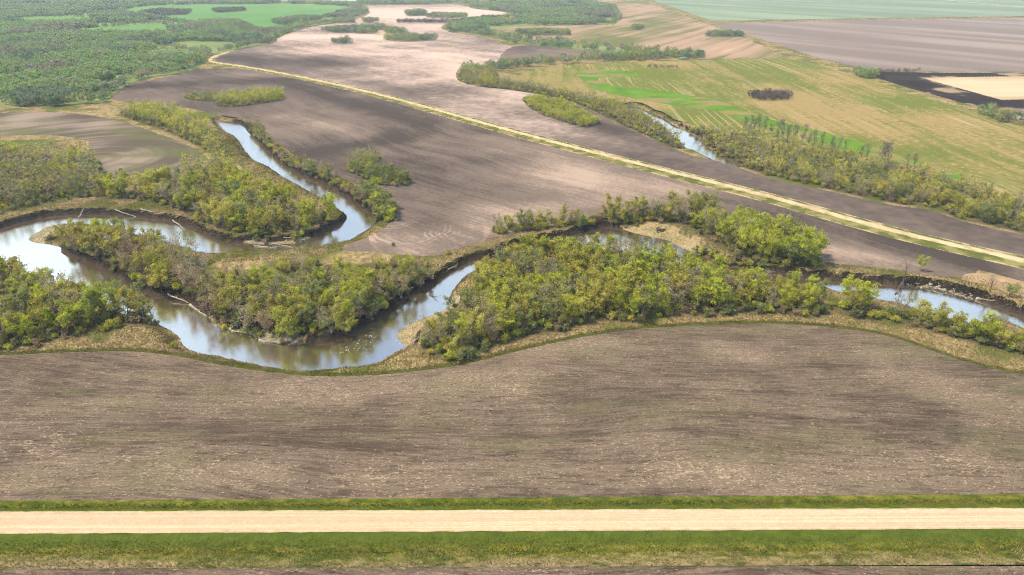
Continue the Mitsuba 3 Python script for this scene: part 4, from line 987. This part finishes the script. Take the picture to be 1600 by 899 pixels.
for name, (g, phrase, kind) in FAR.items():
    g = g.difference(clear_) if kind == 'thin' else g
    n_ = 0
    x0, y0, x1, y1 = g.bounds
    view = Polygon([(-0.80 * 400, 400), (-0.80 * 2650, 2650), (0.8 * 2650, 2650), (0.8 * 400, 400)])
    g = g.intersection(view)
    shapely.prepare(g)
    core = g.buffer(-15)
    shapely.prepare(core)
    if kind == 'thin':
        x, y = scatter(core, 35, r, 0.12)
        keep = meshkit.noise(np.stack([x / 90, y / 140, x * 0], -1)) > 0.33
        tone = meshkit.noise(np.stack([x / 130, y / 200, x * 0 + 7], -1))
        for k in np.nonzero(keep)[0]:
            n_ += 1
            put(f'{name}__{n_:05d}', PATCH[int((tone[k] * 1.2 + r.uniform(0, 0.35)) * 5) % 5], x[k], y[k], 0, 90 * r.integers(0, 4) + r.uniform(-8, 8), 1.0, r.uniform(0.85, 1.15))
        rim = g.difference(core.buffer(8))
        x, y = scatter(rim, 7.5, r)
    else:
        x, y = scatter(g, 4.0 if name == 'burnt_bush' else 6.5, r)
    tone = meshkit.noise(np.stack([x / 60, y / 60, x * 0 + 2], -1))
    grey = name in ('meadow_left_grove', 'burnt_bush', 'burnt_edge_grove', 'hedge_grove', 'meadow_grove', 'line_grove')
    for k in range(len(x)):
        n_ += 1
        hh = r.uniform(0.7, 1.2) * (0.72 if name == 'burnt_bush' else 0.5 if name in ('hedge_grove', 'burnt_edge_grove') else 1.35 if name in ('island_grove',) else 1.0)
        put(f'{name}__{n_:05d}', SINGLE[5 if grey else int((tone[k] + r.uniform(0, 0.4)) * 5) % 5], x[k], y[k], 0, r.uniform(0, 360), hh * r.uniform(0.85, 1.15), hh)
    if n_:
        labels[name] = {'label': phrase, 'category': 'wood' if kind == 'thin' else 'grove', 'kind': 'stuff'}

# ------------------------------------------------------------------ grass
def tufts(x, y, z, h, seed, blades=4, w=0.10):
    rr = np.random.default_rng(seed)
    n = len(x)
    c = np.repeat(np.stack([x, y, z], -1), blades, 0) + rr.normal(0, 0.12, (n * blades, 3)) * [1, 1, 0]
    a = rr.uniform(0, 6.28, n * blades)
    hh = np.repeat(h, blades) * rr.uniform(0.6, 1.2, n * blades)
    side = np.stack([-np.sin(a), np.cos(a), 0 * a], -1) * w
    tip = c + np.stack([np.cos(a), np.sin(a), 0 * a], -1) * (hh * rr.uniform(0.2, 0.8, n * blades))[:, None] + np.stack([0 * a, 0 * a, hh], -1)
    v = np.stack([c - side, c + side, tip], 1).reshape(-1, 3)
    return trimesh.Trimesh(v, np.arange(len(v)).reshape(-1, 3), process=False)


def stuff(key, mesh, m, text, cat):
    scene[key] = mikit.ply(mesh, m)
    labels[key] = {'label': text, 'category': cat, 'kind': 'stuff'}


GZ = {}
def pick(gp, spacing, cond=None):
    x, y = scatter(gp, spacing, r)
    z, sd, cov, _ = land(x, y)
    ok = (sd > 0.7) & (cov > -0.5) & (cov < 0.45)
    return x[ok], y[ok], z[ok]


bank_zone = shapely.union_all([RIVER.buffer(16), Polygon(np.vstack([C, offset_line(C, 16)[::-1]])).buffer(0)]).difference(shapely.union_all([F_NEAR, F_MID, F_LEFT, RIVER])).intersection(Polygon([(-190, 110), (-330, 480), (330, 480), (230, 110)]))
x, y, z = pick(bank_zone, 0.75)
tone = meshkit.noise(np.stack([x / 9, y / 9, x * 0], -1)) + 0.25 * meshkit.noise(np.stack([x / 2, y / 2, x * 0], -1))
d_ = tone < 0.68
stuff('dry_grass_tufts', tufts(x[d_], y[d_], z[d_], r.uniform(0.3, 0.75, d_.sum()), 1), 'm_grass_dry', 'pale dry grass on the river banks between water, woods and fields', 'grass')
stuff('green_grass_tufts', tufts(x[~d_], y[~d_], z[~d_], r.uniform(0.25, 0.6, (~d_).sum()), 2), 'm_grass_green', 'green grass patches on the river banks', 'grass')
x, y = scatter(Polygon(np.vstack([offset_line(C, -0.5), offset_line(C, 1.6)[::-1]])).buffer(0), 0.55, r)
stuff('field_edge_grass', tufts(x, y, x * 0 + 0.05, r.uniform(0.25, 0.55, len(x)), 3), 'm_grass_green', 'dark green grass line along the curved edge of the near field', 'grass')
def between(A, B_):
    return Polygon([*A, *B_[::-1]]).intersection(Polygon([(-140, 60), (140, 60), (140, 180), (-140, 180)]))
x, y = scatter(between(RN, FN), 0.55, r)
stuff('upper_verge_grass', tufts(x, y, x * 0 - 0.3, r.uniform(0.25, 0.5, len(x)), 4), 'm_grass_green', 'short green grass on the ditch bank above the gravel road', 'grass')
x, y = scatter(between(RS, FS), 0.5, r)
fy = np.array([(q - np.interp(p, [RS[0][0], RS[1][0]], [RS[0][1], RS[1][1]])) for p, q in zip(x, y)])
fy = fy / fy.min()
d_ = fy + 0.3 * (meshkit.noise(np.stack([x / 5, y / 2, x * 0], -1)) - 0.5) + 0.35 * (r.uniform(size=len(x)) - 0.5) > 0.66
zz = -0.1 - 0.5 * np.sin(np.clip(fy / 0.85, 0, 1) * np.pi)
stuff('lower_verge_grass', tufts(x[~d_], y[~d_], zz[~d_], r.uniform(0.25, 0.5, (~d_).sum()), 5), 'm_grass_green', 'green grass in the ditch below the gravel road', 'grass')
stuff('tall_dry_grass', tufts(x[d_], y[d_], zz[d_], r.uniform(0.35, 0.85, d_.sum()), 6), 'm_grass_dry', 'tall dry grass fringe between the lower ditch and the bottom field', 'grass')

# ------------------------------------------------------------------ driftwood and stones
def log_mesh(p0, p1, rad, seed, stubs=3):
    rr = np.random.default_rng(seed)
    n = 7
    t = np.linspace(0, 1, n)[:, None]
    p = np.array(p0) * (1 - t) + np.array(p1) * t + rr.normal(0, 0.16, (n, 3)) * [1, 1, 0.5]
    q = rad * (1.15 - 0.75 * t[:, 0])
    segs = [(p[i], p[i + 1], q[i], q[i + 1]) for i in range(n - 1)]
    for _ in range(stubs):
        k = rr.integers(2, n - 1)
        segs.append((p[k], p[k] + rr.normal(0, 0.9, 3) * [1, 1, 0.4] + [0, 0, 0.5], q[k] * 0.5, 0.02))
    return tubes(segs, 6)


LOGS = [([(-204.2,304.9),(-204.7,312.2)], 0.28, 'pale pole leaning from the left cut bank into the water'), ([(-188.7,309.7),(-177.7,306)], 0.3, 'pale trunk lying along the foot of the left cut bank'),
        ([(-176.2,309.1),(-168.5,304.5)], 0.32, 'grey stump log right of the trunk under the left cut bank'), ([(-157.3,299.5),(-146.6,288.5)], 0.25, 'pale branch hanging down the cut bank of the upper channel'),
        ([(-109.6,269.4),(-99.2,267.2)], 0.3, 'lowest driftwood log on the bank where the upper channel bends'), ([(-102.3,271.3),(-93.3,268.4)], 0.28, 'upper driftwood log on the bank where the upper channel bends'),
        ([(-97.9,274),(-91.1,277.1)], 0.26, 'slanting driftwood log at the corner of the upper channel'), ([(-122.8,219.5),(-112.2,213.9)], 0.3, 'upper half of the long pale trunk line along the tongue shore'),
        ([(-113.1,213.9),(-103.7,205.2)], 0.34, 'lower half of the long pale trunk line along the tongue shore'), ([(-80.5,189),(-72.3,186.2)], 0.3, 'pale log at the lower end of the sandbar below the tongue wood'),
        ([(-24.8,241.6),(-21.2,247.1)], 0.25, 'short log on the stony bank below the cut bank bend'), ([(-12.3,251.5),(-2.1,258.8)], 0.28, 'long log across the narrows beside the dark cut bank'),
        ([(-29.8,222),(-26.5,218.8)], 0.22, 'dark snag sticking out of the water in mid river'), ([(139,222.9),(148,233.5)], 0.25, 'mossy trunk sliding down the bank below the tall bare tree'),
        ([(165.5,218.5),(169.7,214.5)], 0.25, 'pale pole along the foot of the right bank'), ([(-33.5,184.5),(-26.8,189.4)], 0.2, 'pale stick on the gravel spit below the big wood')]
for i, (p, rad, text) in enumerate(LOGS):
    zs = land([q[0] for q in p], [q[1] for q in p])[0]
    zs = [max(float(q), -3.02) + 0.15 for q in zs]
    if 'snag' in text:
        zs = [-3.0, -2.3]
    key = new_key('driftwood_log')
    scene[key] = mikit.ply(log_mesh((*p[0], zs[0]), (*p[1], zs[1]), rad, 40 + i), 'm_bark' if 'dark' in text or 'mossy' in text else 'm_drift', 40)
    label(key, text, 'log')


def stones(g, n, lo, hi, seed, lift=0.0, water=False):
    rr = np.random.default_rng(seed)
    base = trimesh.creation.icosphere(1, 1.0)
    x0, y0, x1, y1 = g.bounds
    shapely.prepare(g)
    out = []
    x, y = rr.uniform(x0, x1, n * 6), rr.uniform(y0, y1, n * 6)
    ok = np.nonzero(shapely.contains_xy(g, x, y))[0][:n]
    zz = land(x[ok], y[ok])[0]
    for k, z_ in zip(ok, zz):
        s = rr.uniform(lo, hi) * rr.uniform(0.6, 1.0)
        v = base.vertices * (0.75 + 0.5 * meshkit.noise(base.vertices * 1.7 + rr.uniform(0, 50, 3)))[:, None] * [s, s * rr.uniform(0.6, 1.0), s * 0.6]
        a = rr.uniform(0, 6.28)
        v = v @ np.array([[math.cos(a), -math.sin(a), 0], [math.sin(a), math.cos(a), 0], [0, 0, 1]]) + [x[k], y[k], (-3.0 if water else z_) + s * 0.15]
        out.append(trimesh.Trimesh(v, base.faces, process=False))
    return trimesh.util.concatenate(out)


mat('m_stone', lambda p, n, uv: mix((0.17, 0.15, 0.125), (0.46, 0.43, 0.38), noise(p.x * 1.1, p.y * 1.1, p.z)))
for i, (key, g, n_, lo, hi, w_, text) in enumerate([
    ('spit_rubble', SANDS[0], 170, 0.12, 0.42, False, 'grey stones and debris on the gravel spit below the big wood'),
    ('sandbar_rubble', SANDS[1], 150, 0.12, 0.40, False, 'pale stones and debris on the sandbar below the tongue wood'),
    ('tip_rubble', SANDS[2], 60, 0.12, 0.4, False, 'pale stones at the tip of the tongue of land'),
    ('pond_rubble', SANDS[3], 120, 0.15, 0.45, False, 'stones on the tan sandbar by the pond behind the big wood'),
    ('bend_rubble', SANDS[4], 90, 0.15, 0.45, False, 'stones and debris where the upper channel bends'),
    ('bank_rubble', SANDS[5], 150, 0.15, 0.55, False, 'pale stones along the foot of the right river bank'),
    ('cut_rubble', LineString(CUTS[1]).buffer(2.2), 240, 0.15, 0.5, False, 'fallen clods and stones along the dark cut bank of the main bend'),
    ('riffle_stones', Polygon([(-56.7,179.7),(-49,190),(-45.1,196.3),(-43.2,194.1),(-41.8,183.9),(-47.5,182.8),(-55.4,178.2)]), 130, 0.10, 0.26, True, 'small pale stones breaking the water at the riffle of the main bend')]):
    stuff(key, stones(g, n_, lo, hi, 60 + i, water=w_), 'm_stone', text, 'stones')

# ------------------------------------------------------------------ haze
if HAZE:
    scene['air'] = {'type': 'homogeneous', 'albedo': {'type': 'rgb', 'value': [0.92, 0.96, 0.98]}, 'sigma_t': {'type': 'rgb', 'value': [HAZE * 0.8, HAZE * 1.0, HAZE * 1.3]}}
    scene['haze_skin'] = {'type': 'null'}
    scene['haze'] = {'type': 'cube', 'to_world': T().translate([0, 2000, 50.5]).scale([8000, 8000, 57.0]), 'bsdf': {'type': 'ref', 'id': 'haze_skin'}, 'interior': {'type': 'ref', 'id': 'air'}}
    scene['camera']['medium'] = {'type': 'ref', 'id': 'air'}
    labels['haze'] = {'kind': 'stuff', 'label': 'thin pale blue haze over the distant fields', 'category': 'haze'}
